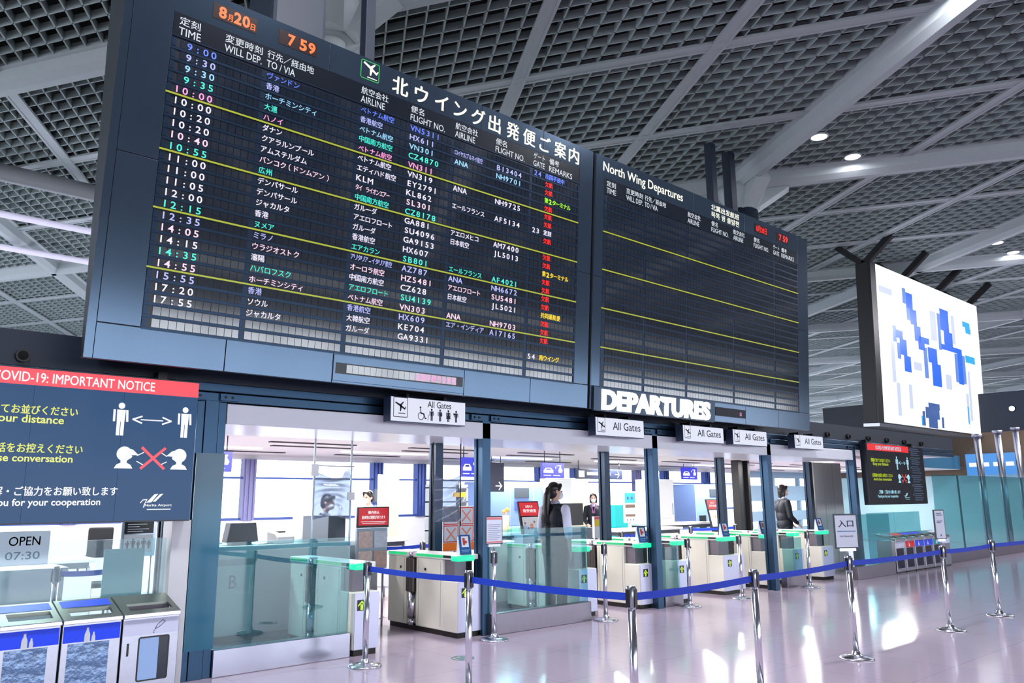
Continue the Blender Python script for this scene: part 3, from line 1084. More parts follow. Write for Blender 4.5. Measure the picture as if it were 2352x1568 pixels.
def airport_mark(mb, x, z, s, y):
    mb.poly([(x + 0.22 * s, z + 0.18 * s), (x + 0.40 * s, z + 0.20 * s), (x + 0.62 * s, z + 0.50 * s), (x + 0.48 * s, z + 0.48 * s)], y)
    mb.poly([(x + 0.44 * s, z + 0.22 * s), (x + 0.54 * s, z + 0.22 * s), (x + 0.80 * s, z + 0.50 * s), (x + 0.68 * s, z + 0.49 * s)], y)
    mb.stroke([(x + 0.02 * s, z + 0.18 * s), (x + 0.1 * s, z + 0.28 * s), (x + 0.24 * s, z + 0.30 * s), (x + 0.16 * s, z + 0.12 * s), (x + 0.14 * s, z + 0.02 * s)], 0.03 * s, y)
    mb.text('Narita Airport', x + 0.18 * s, z + 0.03 * s, y, h=0.11 * s, w=0.95 * s, bold=0.03)
    mb.rect(x + 0.26 * s, x + 1.1 * s, z - 0.07 * s, z - 0.04 * s, y)
    return mb


def notice_screen(x0, label, mats, side_panel, wide, left_end):
    """x0: left end of the red header; heights are world heights, y is the front plane"""
    bgm, redm, yelm, whm = mats
    Y = 7.5
    t = thing('notice_screen', label, 'screen', (x0, Y, 1.435))
    zb = 1.435

    def T(mb, name, m, par=t):
        mb.v = [(a, b, c - zb) for a, b, c in mb.v]
        return mb.build(name, m, par)
    T(MB().box(left_end, wide, 0.004, 0.13, 1.425, 2.70), 'housing', M_BEZEL)
    k = left_end
    while k < wide - 0.05:
        e = min(k + 0.6975, wide)
        T(MB().box(k + 0.0015, e - 0.0015, -0.004, 0.004, 1.437, 2.69), 'display_module', bgm)
        k = e
    T(MB().rect(0, 2.045, 2.553, 2.69, -0.0055), 'red_header', redm)
    mb = MB().text('COVID-19: IMPORTANT NOTICE', 1.02, 2.578, -0.0075, h=0.082, w=1.26, align='C', bold=0.02)
    T(mb, 'header_lettering', whm)
    mb = MB()
    mb.text('間隔を空けてお並びください', 0.12, 2.312, -0.0065, h=0.078, w=0.92, bold=0.03)
    mb.text('Keep your distance', 0.20, 2.222, -0.0065, h=0.085, w=0.74, bold=0.02)
    T(mb, 'distance_lettering', yelm)
    mb = MB()
    mb.text('近距離の会話をお控えください', 0.12, 1.998, -0.0065, h=0.078, w=0.985, bold=0.03)
    mb.text('Avoid close conversation', 0.16, 1.925, -0.0065, h=0.06, w=0.875, bold=0.02)
    T(mb, 'conversation_lettering', yelm)
    mb = MB()
    mb.text('ご理解・ご協力をお願い致します', 0.35, 1.652, -0.0065, h=0.076, w=1.06, bold=0.03)
    T(mb, 'request_lettering', whm)
    mb = MB()
    mb.text('Thank you for your cooperation', 0.28, 1.555, -0.0065, h=0.075, w=1.0, bold=0.02)
    T(mb, 'thanks_lettering', whm)
    T(person_icon(MB(), 1.384, 2.17, 2.46, -0.0065), 'person_pictogram', whm)
    T(person_icon(MB(), 1.937, 2.175, 2.458, -0.0065), 'person_pictogram', whm)
    mb = MB().rect(1.55, 1.745, 2.313, 2.323, -0.0065)
    for xx, d in ((1.485, 1), (1.815, -1)):
        mb.stroke([(xx + d * 0.075, 2.348), (xx, 2.318), (xx + d * 0.075, 2.288)], 0.014, -0.0065)
    T(mb, 'distance_arrow', whm)
    for hx, hz, hs, d, aa in ((1.438, 1.886, 0.192, 1, ((1.545, 2.0, 1.6, 2.03), (1.545, 1.95, 1.6, 1.92))), (1.912, 1.884, 0.19, -1, ((1.80, 2.0, 1.75, 2.03), (1.80, 1.95, 1.745, 1.92)))):
        mb = head_icon(MB(), hx, hz, hs, -0.0065, d)
        for q in aa:
            mb.stroke([q[:2], q[2:]], 0.008, -0.0065)
        T(mb, 'talking_head_pictogram', whm)
    mb = MB()
    mb.stroke([(1.585, 2.07), (1.78, 1.89)], 0.024, -0.007)
    mb.stroke([(1.78, 2.07), (1.585, 1.89)], 0.024, -0.0073)
    T(mb, 'red_cross', redm)
    T(airport_mark(MB(), 1.60, 1.545, 0.245, -0.0065), 'airport_mark', whm)
    if side_panel:
        mb = MB()
        z = 2.63
        for i in range(6):
            mb.disc(2.10, z, 0.022, -0.0065)
            for k in range(4):
                mb.rect(2.15, 2.15 + (0.42, 0.5, 0.38, 0.46)[(i + k) % 4], z + 0.012 - k * 0.045, z + 0.026 - k * 0.045, -0.0065)
            z -= 0.2
        T(mb, 'side_lines', glow('dim blue text', (80, 110, 150), 0.7))
    for hx in (left_end + 0.3, wide - 0.3):
        T(MB().box(hx - 0.04, hx + 0.04, 0.1, 0.2, 2.70, 2.78), 'hanger_bracket', M_BLACK)
    return t


notice_screen(0.69, 'big dark blue notice screen with red header above the near waste bins', (M_SCREEN, M_SRED, M_SYEL, M_SWHITE), False, 2.045, -2.09)
notice_screen(16.63, 'far black notice screen with red header above the distant waste bins', (M_SCREENB, M_SREDB, M_SYELB, M_SCYAN), True, 2.85, -0.06)

# ------------------------------------------------------------------ lit direction signs
M_LIGHTBOX = glow('lit lilac white panel', (226, 230, 248), 0.93)
M_SFRAME = mat('sign frame', (70, 84, 110), 0.4, metal=0.5)


def gate_sign(x0, x1, z0, z1, label, big=False):
    t = thing('gate_sign', label, 'sign', (x0, 7.42, z0), group='All Gates signs under the boards')
    w, h = x1 - x0, z1 - z0
    MB().box(0, w, 0.0, 0.14, 0, h).build('housing', M_SFRAME, t, bevel=0.004)
    MB().box(0.008, w - 0.008, -0.004, 0.0, 0.008, h - 0.008).build('lit_panel', M_LIGHTBOX, t)
    for q in (0.25, 0.75):
        MB().box(w * q - 0.02, w * q + 0.02, 0.05, 0.24, h, h + 0.05).build('bracket', M_BLACK, t)
    mb = MB()
    iw = h * 0.72
    frame_icon(mb, 0.035, 0.05, iw * (0.95 if big else 0.85), h * 0.80, 0.008, -0.0065, r=0.015)
    plane_icon(mb, 0.045, 0.075 if big else 0.06, iw * 0.8, -0.0068)
    mb.build('plane_pictogram', M_INKD, t)
    mb = MB()
    if big:
        mb.text('All Gates', 0.50, 0.185, -0.0065, h=0.075, w=0.34, bold=0.008)
        # wheelchair
        x, z = 0.41, 0.09
        mb.ring(x, z - 0.01, 0.036, 0.044, -0.0065)
        mb.disc(x - 0.008, z + 0.088, 0.012, -0.0065)
        mb.stroke([(x - 0.008, z + 0.07), (x, z + 0.02), (x + 0.04, z + 0.02), (x + 0.058, z - 0.035), (x + 0.075, z - 0.03)], 0.012, -0.0067)
        for i, xx in enumerate((0.56, 0.68, 0.80, 0.915)):
            person_icon(mb, xx, 0.035, 0.175, -0.0065)
            if i == 0:
                mb.stroke([(xx - 0.04, 0.10), (xx - 0.055, 0.035)], 0.006, -0.0067)
            if i == 1:
                mb.disc(xx + 0.01, 0.11, 0.02, -0.0067)
            if i == 2:
                mb.poly([(xx - 0.035, 0.07), (xx + 0.035, 0.07), (xx, 0.15)], -0.0067)
            if i == 3:
                mb.disc(xx - 0.03, 0.13, 0.013, -0.0067)
    else:
        mb.text('All Gates', w * 0.34, h * 0.36, -0.0065, h=h * 0.42, w=w * 0.58, bold=0.006)
    mb.build('lettering', M_INKD, t)
    return t


gate_sign(4.82, 5.88, 2.452, 2.735, 'widest lit All Gates sign, with wheelchair and passenger pictograms', True)
gate_sign(8.17, 9.22, 2.452, 2.715, 'lit All Gates sign below the D of DEPARTURES, second from the flight board end')
gate_sign(10.17, 11.27, 2.457, 2.715, 'lit All Gates sign below the end of DEPARTURES, third along the beam')
gate_sign(11.54, 12.59, 2.46, 2.72, 'lit All Gates sign fourth along the beam, left of the portal column')
gate_sign(13.54, 14.60, 2.47, 2.725, 'smallest looking All Gates sign, past the second board end')

# ------------------------------------------------------------------ glass barriers on steel plinths
M_PLINTH = mat('brushed plinth steel', (190, 192, 206), 0.2, metal=1.0, noise=0.06, nscale=14)
M_PLINTHD = mat('dull plinth steel', (136, 130, 140), 0.32, metal=0.9, noise=0.06, nscale=14)


M_GNAVY = mat('dark teal joint', (40, 84, 98), 0.4)


def glass_barrier(x0, x1, y, zt, label, pm, panes, zp=0.245, gm=None):
    t = thing('glass_barrier', label, 'glass barrier', (x0, y, 0))
    w = x1 - x0
    MB().box(0, w, -0.03, 0.09, 0.0, zp).build('steel_plinth', pm, t, bevel=0.006)
    n = panes
    for i in range(n):
        a, b = i * w / n, (i + 1) * w / n
        MB().box(a + 0.006, b - 0.006, 0.022, 0.034, zp, zt).build('glass_pane', gm or M_TEALGLASS, t)
        if n > 4 and i:
            MB().box(a - 0.012, a + 0.012, 0.01, 0.05, zp, zt).build('joint_post', M_GNAVY, t)
    return t


glass_barrier(-2.2, 2.62, 7.68, 1.275, 'low clear glass barrier behind the near waste bins', M_PLINTHD, 3, gm=glass('pale barrier glass', (228, 245, 247), refl=1.3, milk=0.12, milk_rgb=(214, 236, 240)))  # milky haze painted in for reflected daylight
glass_barrier(3.09, 4.53, GY, 1.21, 'tall glass panel reflecting stripes on a bright steel plinth beside the first gate', M_PLINTH, 1, gm=glass('near glass', (190, 226, 230), refl=2.2, milk=0.08, milk_rgb=(120, 190, 200)))  # milk imitates the bright hall mirrored in the pane
glass_barrier(6.43, 8.18, GY - 0.04, 1.225, 'glass barrier on a grey plinth in front of the standing attendant', M_PLINTHD, 1)
glass_barrier(9.90, 10.34, GY + 0.05, 0.86, 'low short glass barrier between the third gate column and next gate', M_PLINTHD, 1)
glass_barrier(13.52, 14.2, GY + 0.12, 0.86, 'low short glass barrier beside the fourth portal column', M_PLINTHD, 1)
glass_barrier(15.72, 17.45, 7.52, 1.24, 'glass barrier right of the last gate, before the distant bins', M_PLINTHD, 1)
glass_barrier(17.5, 20.3, GY + 0.36, 1.24, 'glass barrier behind the distant row of bins', M_PLINTHD, 2)
glass_barrier(20.6, 30.6, GY + 0.1, 2.12, 'long tall glass wall at the far end beyond the distant bins', M_PLINTHD, 6)

# ------------------------------------------------------------------ gate machines
M_GBODY = mat('ivory gate shell', (226, 224, 212), 0.35, noise=0.03)
M_GFRONT = mat('pale lilac steel front', (204, 208, 232), 0.28, metal=0.25, noise=0.03)
M_GNECK = mat('grey violet neck', (118, 112, 124), 0.4, metal=0.4)
M_GGREEN = glow('green light strip', (10, 214, 130), 0.95)
M_GHEAD = glow('mint reader head', (20, 244, 186), 1.05)
M_ARROW = glow('lime arrow', (206, 240, 10), 0.95)
M_FOOT = mat('black kick base', (24, 20, 18), 0.5)
M_FLAP = mat('smoked flap', (58, 50, 50), 0.25, spec=0.7)


def gate_machine(x0, y, w, label):
    """local: x 0..w across the front, y 0 at the front and growing into the room"""
    t = thing('ticket_gate', label, 'ticket gate', (x0, y, 0), group='automatic ticket gates')
    MB().box(0.02, w - 0.02, 0.03, 1.46, 0, 0.06).build('kick_base', M_FOOT, t)
    MB().box(0, w, 0.30, 0.86, 0.06, 0.885).build('front_body', M_GBODY, t, bevel=0.012)
    MB().box(0, w, 1.06, 1.49, 0.06, 0.885).build('rear_body', M_GBODY, t, bevel=0.012)
    MB().box(0.05, w - 0.02, 0.86, 1.06, 0.06, 0.885).build('middle_body', M_GBODY, t)
    p = MB().box(0, w, 0.012, 0.302, 0.06, 0.64).build('front_pedestal', M_GBODY, t, bevel=0.01)
    MB().box(0.006, w - 0.006, 0.0, 0.014, 0.065, 0.635).build('steel_front', M_GFRONT, p, bevel=0.003)
    MB().box(0.04, w * 0.55, 0.12, 0.31, 0.64, 0.885).build('neck', M_GNECK, t)
    MB().box(w * 0.55, w - 0.05, 0.16, 0.31, 0.64, 0.885).build('neck_window', M_FOOT, t)
    MB().box(-0.008, w * 0.86, 0.03, 1.5, 0.885, 0.945).build('top_plate', M_WHITE, t, bevel=0.008)
    for a, b in ((0.28, 0.84), (1.07, 1.47)):
        MB().box(-0.014, -0.006, a, b, 0.905, 0.935).build('green_strip', M_GGREEN, t)
    MB().box(-0.012, w * 0.62, -0.02, 0.13, 0.872, 0.936).build('reader_head', M_GHEAD, t, bevel=0.012)
    MB().box(-0.011, -0.006, 0.13, 0.28, 0.905, 0.935).build('black_strip', M_BLACK, t)
    a = MB().rect(w * 0.28 - 0.055, w * 0.28 + 0.055, 0.455, 0.565, -0.0022).build('arrow_plate', M_BLACK, t)
    mb = MB()
    c = w * 0.28
    mb.poly([(c - 0.016, 0.463), (c + 0.016, 0.463), (c + 0.016, 0.52), (c - 0.016, 0.52)], -0.0036)
    mb.poly([(c - 0.046, 0.512), (c - 0.046, 0.495), (c, 0.535), (c, 0.558)], -0.0036)
    mb.poly([(c + 0.046, 0.495), (c + 0.046, 0.512), (c, 0.558), (c, 0.535)], -0.0036)
    mb.build('arrow', M_ARROW, a)
    post = MB()
    post.cyl((0.02, 0.96, 0.06), (0.02, 0.96, 0.135), 0.05, n=20).cyl((0.02, 0.96, 0.145), (0.02, 0.96, 0.46), 0.058, n=24).cyl((0.02, 0.96, 0.885), (0.02, 0.96, 0.952), 0.05, n=20)
    post.build('barrier_post', M_CHROME, t)
    MB().box(-0.04, 0.03, 0.875, 0.955, 0.46, 0.875).box(-0.03, 0.03, 0.965, 1.05, 0.46, 0.875).build('flap', M_FLAP, t, bevel=0.012)
    for yy in (0.66, 1.2):
        MB().cyl((-0.006, yy, 0.75), (0.002, yy, 0.75), 0.017, n=16).build('sensor', M_BLACK, t)
    mb = MB()
    for yy in (0.34, 0.80, 1.12):
        mb.box(-0.0015, 0.0, yy, yy + 0.006, 0.1, 0.86)
    mb.build('side_seam', mat('grey gate seam', (150, 156, 170), 0.5), t)  # thin grey seams between the side panels
    return t


GATES = [(4.55, 7.60, 0.31, 'ticket gate seen end-on at the right edge of the tall striped glass panel'),
         (6.00, 7.70, 0.39, 'nearest full ticket gate, its long ivory side facing the lane, blue reader card on top'),
         (8.20, 7.83, 0.37, 'ticket gate half hidden behind the glass barrier by the standing attendant'),
         (9.46, 7.78, 0.42, 'ticket gate right of the second lane, in front of the third portal column'),
         (10.36, 7.78, 0.36, 'slim ticket gate end beside the low glass, under the third All Gates sign'),
         (11.79, 7.90, 0.62, 'widest ticket gate, shared by two lanes'),
         (13.15, 7.92, 0.37, 'ticket gate just left of the fourth portal column, at the short low glass'),
         (14.12, 7.92, 0.36, 'slim ticket gate right of the short low glass'),
         (15.20, 7.92, 0.45, 'farthest ticket gate, beside the entrance sign stand')]
GT = [gate_machine(*g) for g in GATES]

# reader instruction cards on the gates
M_CARDB = mat('blue instruction card', (22, 72, 132), 0.4)
M_CARDL = mat('light card panel', (196, 206, 212), 0.5)


def reader_card(x, y, label):
    t = thing('instruction_card', label, 'card stand', (x, y, 0.9465), rz=R(-14), group='blue reader cards on the gates')
    MB().prism_yz([(0.0, 0.0), (0.1, 0.0), (0.1, 0.012), (0.07, 0.21), (0.055, 0.21)], -0.004, 0.155).build('clear_foot', mat('white acrylic foot', (214, 226, 238), 0.3), t)
    m = Matrix.Translation((0, 0.002, 0.002)) @ Matrix.Rotation(R(-14), 4, 'X')
    MB().box(0, 0.15, -0.012, -0.002, 0, 0.235).xform(m).build('card', M_CARDB, t, bevel=0.004)
    MB().rect(0.028, 0.122, 0.085, 0.215, -0.0132).xform(m).build('picture_panel', M_CARDL, t)
    mb = MB().disc(0.085, 0.145, 0.018, -0.0142).rect(0.045, 0.075, 0.11, 0.195, -0.0142)
    mb.xform(m).build('picture', mat('card red', (168, 52, 44), 0.5), t)
    MB().rect(0.02, 0.13, 0.045, 0.055, -0.0132).rect(0.03, 0.11, 0.025, 0.033, -0.0132).xform(m).build('text_lines', mat('card pale blue', (110, 160, 200), 0.5), t)
    return t


reader_card(6.06, 7.74, 'blue instruction card standing on the nearest full ticket gate')
reader_card(9.52, 7.83, 'blue instruction card on the gate in front of the third portal column')
reader_card(11.9, 7.96, 'blue instruction card on the widest ticket gate')
reader_card(13.18, 8.0, 'blue instruction card on the gate just left of the fourth portal column')
reader_card(15.26, 8.0, 'blue instruction card on the farthest ticket gate')

# ------------------------------------------------------------------ stanchions with blue belts
def stanchion_parts(t, belt=None, sign=False):
    MB().lathe(0, 0, [(0.165, 0.0), (0.168, 0.008), (0.155, 0.018), (0.10, 0.03), (0.045, 0.038), (0.036, 0.07), (0.031, 0.075)], 40).build('base', M_CHROME, t)
    MB().cyl((0, 0, 0.07), (0, 0, 0.86), 0.029, n=28).build('pole', M_CHROME, t)
    MB().lathe(0, 0, [(0.029, 0.855), (0.036, 0.86), (0.036, 0.985), (0.033, 0.99), (0.033, 1.0), (0.0, 1.002)], 28).build('head', M_STEEL, t)
    for a in (0, 90, 180, 270):
        c, s = math.cos(R(a)), math.sin(R(a))
        MB().beam((c * 0.02, s * 0.02, 0.92), (c * 0.041, s * 0.041, 0.92), 0.03, 0.12).build('belt_slot', M_BLACK, t)


def belt_to(t, p, q, mat_=None):
    """belt from stanchion t at p to q, with a slight sag"""
    p, q = Vector(p), Vector(q)
    d = Vector((q.x - p.x, q.y - p.y, 0))
    L = d.length
    d.normalize()
    nx = Vector((-d.y, d.x, 0)) * 0.0012
    n = 14
    vs = []
    for i in range(n + 1):
        f = i / n
        c = Vector((0, 0, 0)) + d * (0.045 + (L - 0.09) * f)
        z = (0.925 - 0.012 * 4 * f * (1 - f))
        for s, zz in ((1, 0.026), (-1, 0.026), (-1, -0.026), (1, -0.026)):
            vs.append((c.x + nx.x * s, c.y + nx.y * s, z + zz))
    fs = []
    for i in range(n):
        for k in range(4):
            a, b = i * 4 + k, i * 4 + (k + 1) % 4
            fs.append((a, b, b + 4, a + 4))
    MB().add(vs, fs).build('belt', mat_ or M_BLUEBELT, t)


OUT = [((4.40, 7.12), 'belt stanchion at the corner by the tall striped glass, first of the belt line'),
       ((4.42, 5.52), 'belt stanchion in front of the nearest ticket gate'),
       ((4.44, 3.74), 'nearest belt stanchion, where the blue belt turns, bottom centre'),
       ((6.16, 3.84), 'belt stanchion right of the turn, in front of the widest gate'),
       ((8.20, 4.0), 'belt stanchion holding the entrance sign'),
       ((10.67, 4.0), 'belt stanchion holding the tall narrow sign'),
       ((12.4, 4.0), 'plain belt stanchion farthest along the blue belt'),
       ((15.2, 4.0), 'belt stanchion just outside the right edge')]
ST = []
for (x, y), lab in OUT:
    t = thing('belt_stanchion', lab, 'stanchion', (x, y, 0), group='chrome belt stanchions')
    stanchion_parts(t)
    ST.append(t)
for i in range(len(ST) - 1):
    belt_to(ST[i], (*OUT[i][0], 0), (*OUT[i + 1][0], 0))
INN = [((6.27, 7.36), 'chrome stanchion holding a red edged notice in front of the glass barrier'),
       ((8.33, 7.47), 'beltless chrome stanchion before the gate half hidden by glass'),
       ((10.25, 7.5), 'beltless chrome stanchion before the low short glass under the third All Gates sign'),
       ((11.62, 7.48), 'beltless chrome stanchion just left of the widest gate, partly behind the belt post'),
       ((13.9, 7.52), 'beltless chrome stanchion in front of the slim gate by the fourth portal column')]
for (x, y), lab in INN:
    t = thing('stanchion', lab, 'stanchion', (x, y, 0), group='chrome stanchions along the gates')
    stanchion_parts(t)


def sign_plate(x, y, rz, w, h, label, kind):
    t = thing('stand_sign', label, 'sign', (x, y, 1.003), rz)
    MB().cyl((0, 0, 0), (0, 0, 0.07), 0.012, n=12).box(-w * 0.35, w * 0.35, -0.012, 0.012, 0.045, 0.075).build('stem', M_STEEL, t)
    MB().box(-w / 2, w / 2, -0.008, 0.008, 0.07, 0.07 + h).build('frame', mat('grey sign frame', (44, 52, 66), 0.4), t, bevel=0.003)
    MB().rect(-w / 2 + 0.012, w / 2 - 0.012, 0.085, 0.055 + h, -0.0095).build('paper', mat('pale sign paper', (216, 222, 236), 0.5, emit=0.0), t)
    mb = MB()
    if kind == 'in':
        mb.text('入口', -w * 0.33, 0.07 + h * 0.62, -0.0105, h=h * 0.2, w=w * 0.66, bold=0.02)
        mb.text('ENTRANCE', -w * 0.27, 0.07 + h * 0.33, -0.0105, h=h * 0.045, w=w * 0.54, bold=0.01)
        mb.build('lettering', mat('navy print', (40, 54, 104), 0.5), t)
        MB().rect(-w * 0.4, w * 0.4, 0.07 + h * 0.485, 0.07 + h * 0.51, -0.0105).build('blue_rule', mat('rule blue', (70, 110, 170), 0.5), t)
    elif kind == 'tall':
        for i, z in enumerate((0.86, 0.8, 0.6, 0.55)):
            mb.rect(-w * 0.3, w * (0.2, 0.3, 0.25, 0.1)[i], 0.07 + h * z, 0.07 + h * (z + 0.025), -0.0105)
        mb.disc(0, 0.07 + h * 0.14, 0.012, -0.0105)
        mb.build('print', mat('soft navy print', (96, 108, 150), 0.5), t)
    else:
        for i in range(9):
            z = 0.16 + i * 0.065
            mb.rect(-w * 0.38, w * (0.38 if i % 3 else 0.2), 0.07 + h * z, 0.07 + h * (z + 0.02), -0.0105)
        mb.build('print', mat('pale blue print', (150, 166, 190), 0.5), t)
        MB().rect(-w / 2 + 0.014, w / 2 - 0.014, 0.07 + h * 0.87, 0.07 + h * 0.945, -0.0105).rect(-w / 2 + 0.014, w / 2 - 0.014, 0.07 + h * 0.06, 0.07 + h * 0.11, -0.0105).build('red_bands', mat('soft red print', (222, 120, 124), 0.5), t)
    return t


sign_plate(6.27, 7.36, R(-4), 0.25, 0.33, 'notice with red bands on the stanchion before the glass barrier', 'notice')
sign_plate(8.20, 4.0, R(-30), 0.27, 0.35, 'white entrance sign in Japanese on a belt stanchion', 'in')
sign_plate(10.67, 4.0, R(-22), 0.17, 0.36, 'tall narrow white sign on a belt stanchion near the distant bins', 'tall')

# ------------------------------------------------------------------ waste bins
M_BINTOP = mat('olive grey steel lid', (120, 126, 118), 0.3, metal=0.85, noise=0.06)
M_BINBLUE = mat('bright blue label', (8, 62, 228), 0.45, emit=0.12)
M_BAG = mat('crumpled clear bag', (96, 128, 168), 0.12, metal=0.2, noise=0.6, nscale=14, bump=1.0, spec=0.9)
M_BINDARK = mat('dark bin window', (34, 40, 54), 0.15, noise=0.3, nscale=9)
M_LTBLUE = mat('pale blue liner', (150, 182, 224), 0.4)


def bottle_pair(mb, x, z, s, y):
    for dx, k in ((0.0, 1.0), (0.42, 0.66)):
        h = s * k
        w = 0.2 * h
        X = x + dx * s
        mb.poly([(X - w, z), (X + w, z), (X + w * 0.9, z + 0.55 * h), (X + w * 0.4, z + 0.8 * h), (X + w * 0.4, z + h), (X - w * 0.4, z + h), (X - w * 0.4, z + 0.8 * h), (X - w * 0.9, z + 0.55 * h)], y)
    return mb


def bin_unit(x0, w, y, label, kind, lab_mat, first=True, zf=0.69, zb=0.80, d=0.40, mark=None):
    t = thing('waste_bin', label, 'waste bin', (x0, y, 0), group='steel waste bins')
    g = 0.004
    MB().box(g, w - g, 0.01, d, 0.03, zf - 0.03).build('cabinet', M_STEEL, t, bevel=0.006)
    MB().box(0.02, w - 0.02, 0.03, d - 0.02, 0, 0.03).build('kick_base', M_BLACK, t)
    # sloping hopper rim made of four rails round an opening
    mb = MB()
    a, b = 0.07, w - 0.05
    o0, o1 = 0.07, d * 0.52
    def zz(yy):
        return zf + (zb - zf) * yy / d
    def slab(xa, xb, ya, yb):
        vs = [(xa, ya, zz(ya)), (xb, ya, zz(ya)), (xb, yb, zz(yb)), (xa, yb, zz(yb))]
        vs += [(p[0], p[1], p[2] - 0.03) for p in vs]
        mb.add(vs, [(0, 1, 2, 3), (7, 6, 5, 4), (0, 4, 5, 1), (1, 5, 6, 2), (2, 6, 7, 3), (3, 7, 4, 0)])
    slab(g, w - g, 0, o0)
    slab(g, w - g, o1, d)
    slab(g, a, o0, o1)
    slab(b, w - g, o0, o1)
    mb.build('lid', M_BINTOP, t)
    MB().box(g, w - g, -0.012, 0.012, zf - 0.035, zf).build('front_rim', M_CHROME, t, bevel=0.005)
    if kind == 'liquid':
        mb = MB()
        mb.add([(a, o0, zz(o0) - 0.02), (b, o0, zz(o0) - 0.02), (b, o1, zz(o1) - 0.02), (a, o1, zz(o1) - 0.02), ((a + b) / 2 - 0.06, (o0 + o1) / 2 - 0.03, zf - 0.1), ((a + b) / 2 + 0.06, (o0 + o1) / 2 - 0.03, zf - 0.1), ((a + b) / 2 + 0.06, (o0 + o1) / 2 + 0.04, zf - 0.1), ((a + b) / 2 - 0.06, (o0 + o1) / 2 + 0.04, zf - 0.1)],
               [(0, 1, 5, 4), (1, 2, 6, 5), (2, 3, 7, 6), (3, 0, 4, 7), (4, 5, 6, 7)])
        mb.build('funnel', M_DARKSTEEL, t)
    else:
        MB().box(a, b, o0, o1, zf - 0.16, zf - 0.10).build('bag_mouth', M_BAG, t)
        mb = MB()
        vs = [(a - 0.03, o1 + 0.03, zz(o1 + 0.03) + 0.002), (b + 0.02, o1 + 0.03, zz(o1 + 0.03) + 0.002), (b + 0.02, d - 0.03, zz(d - 0.03) + 0.002), (a - 0.03, d - 0.03, zz(d - 0.03) + 0.002)]
        mb.add(vs, [(0, 1, 2, 3)])
        mb.build('lid_label', lab_mat, t)
    top = zf - 0.05
    lb = MB().rect(0.012, w - 0.012, top - 0.125, top, 0.0085).build('front_label', lab_mat, t)
    if kind == 'bottle':
        bottle_pair(MB(), w * 0.42, top - 0.13, 0.11, 0.0070).build('bottle_picture', mat('bottle picture', (206, 214, 216), 0.5), lb)
    elif kind == 'liquid':
        mb = MB()
        c, z = w * 0.56, top - 0.085
        mb.stroke([(c, z), (c + 0.015, z + 0.03), (c + 0.06, z + 0.07), (c + 0.078, z + 0.052), (c + 0.03, z + 0.012)], 0.004, 0.007, closed=True)
        mb.disc(c - 0.006, z - 0.012, 0.0035, 0.007).disc(c - 0.008, z - 0.027, 0.0045, 0.007)
        mb.build('pouring_picture', M_INKD, lb)
    elif kind == 'mark':
        bottle_pair(MB(), w * 0.4, top - 0.11, 0.09, 0.0070).build('label_picture', M_WHITEINK, lb)
    if kind in ('liquid',):
        x0_, x1_ = w * 0.30, w * 0.82
        frame_icon(MB(), x0_ - 0.006, 0.15, x1_ - x0_ + 0.012, 0.35, 0.012, 0.0075, r=0.02).build('window_rim', M_BLACK, t)
        MB().rect(x0_, x0_ + (x1_ - x0_) * 0.66, 0.156, 0.494, 0.0085).build('pale_liner', M_LTBLUE, t)
        MB().rect(x0_ + (x1_ - x0_) * 0.66, x1_, 0.156, 0.494, 0.0085).build('dark_window', M_BINDARK, t)
        MB().rect(0.045, 0.062, 0.36, 0.46, 0.008).build('handle_slot', M_BLACK, t)
    elif kind != 'blank':
        MB().rect(0.05, w * 0.80, 0.10, top - 0.135, 0.0085).build('bag_window', M_BAG if kind == 'bottle' else M_BINDARK, t)
    return t


M_LBLW = mat('white bin label', (206, 212, 234), 0.5)
bin_unit(0.84, 0.43, 7.2, 'steel waste bin with blue bottle label, cut by the left edge of the picture', 'bottle', M_BINBLUE)
bin_unit(1.275, 0.425, 7.2, 'steel bottle bin with blue label, second from the grey liquid bin', 'bottle', M_BINBLUE)
bin_unit(1.705, 0.44, 7.2, 'steel bottle bin with blue label right beside the grey liquid bin', 'bottle', M_BINBLUE)
bin_unit(2.15, 0.46, 7.2, 'grey liquid disposal bin with funnel and pouring picture, nearest the tall glass', 'liquid', M_LBLW)
M_LBLR = mat('red bin label', (232, 20, 20), 0.5)
M_LBLT = mat('teal bin label', (20, 150, 170), 0.5)
for i, (lm, lab, kd) in enumerate(((M_LBLW, 'white labelled bin at the left end of the distant bins', 'mark'), (M_LBLR, 'red labelled bin in the distant row', 'mark'), (M_BINBLUE, 'blue labelled bin next to the red one in the distant row', 'mark'),
                                   (M_BINBLUE, 'blue labelled bin next to the teal one in the distant row', 'mark'), (M_LBLT, 'teal labelled bin in the distant row', 'mark'), (M_LBLW, 'white labelled bin at the right end of the distant bins', 'blank'))):
    bin_unit(17.55 + i * 0.5, 0.49, 7.5, lab, kd, lm)
# back column between the bins and the glass
MB_ = MB().box(2.63, 2.80, 7.62, 7.86, 0, 1.43)
struct('portal_side_panel', MB_, mat('pale grey side panel', (206, 208, 212), 0.4, noise=0.03), bevel=0.004)

# open sign on the low glass
t = thing('open_sign', 'white acrylic sign reading OPEN 07:30 on the glass behind the bins', 'sign', (1.20, 7.62, 1.10))
MB().box(0, 0.445, 0, 0.008, 0, 0.268).build('plate', mat('pale sign acrylic', (196, 222, 228), 0.25), t, bevel=0.003)
for cx in (0.03, 0.415):
    MB().cyl((cx, 0.008, 0.2), (cx, 0.085, 0.2), 0.012, n=12).build('standoff', M_STEEL, t)
MB().text('OPEN', 0.15, 0.155, -0.0015, h=0.072, w=0.225, bold=0.008).build('lettering', M_INKD, t)
MB().text('07:30', 0.135, 0.045, -0.0015, h=0.062, w=0.245, bold=0.002).build('hours', mat('soft teal ink', (110, 150, 158), 0.5), t)

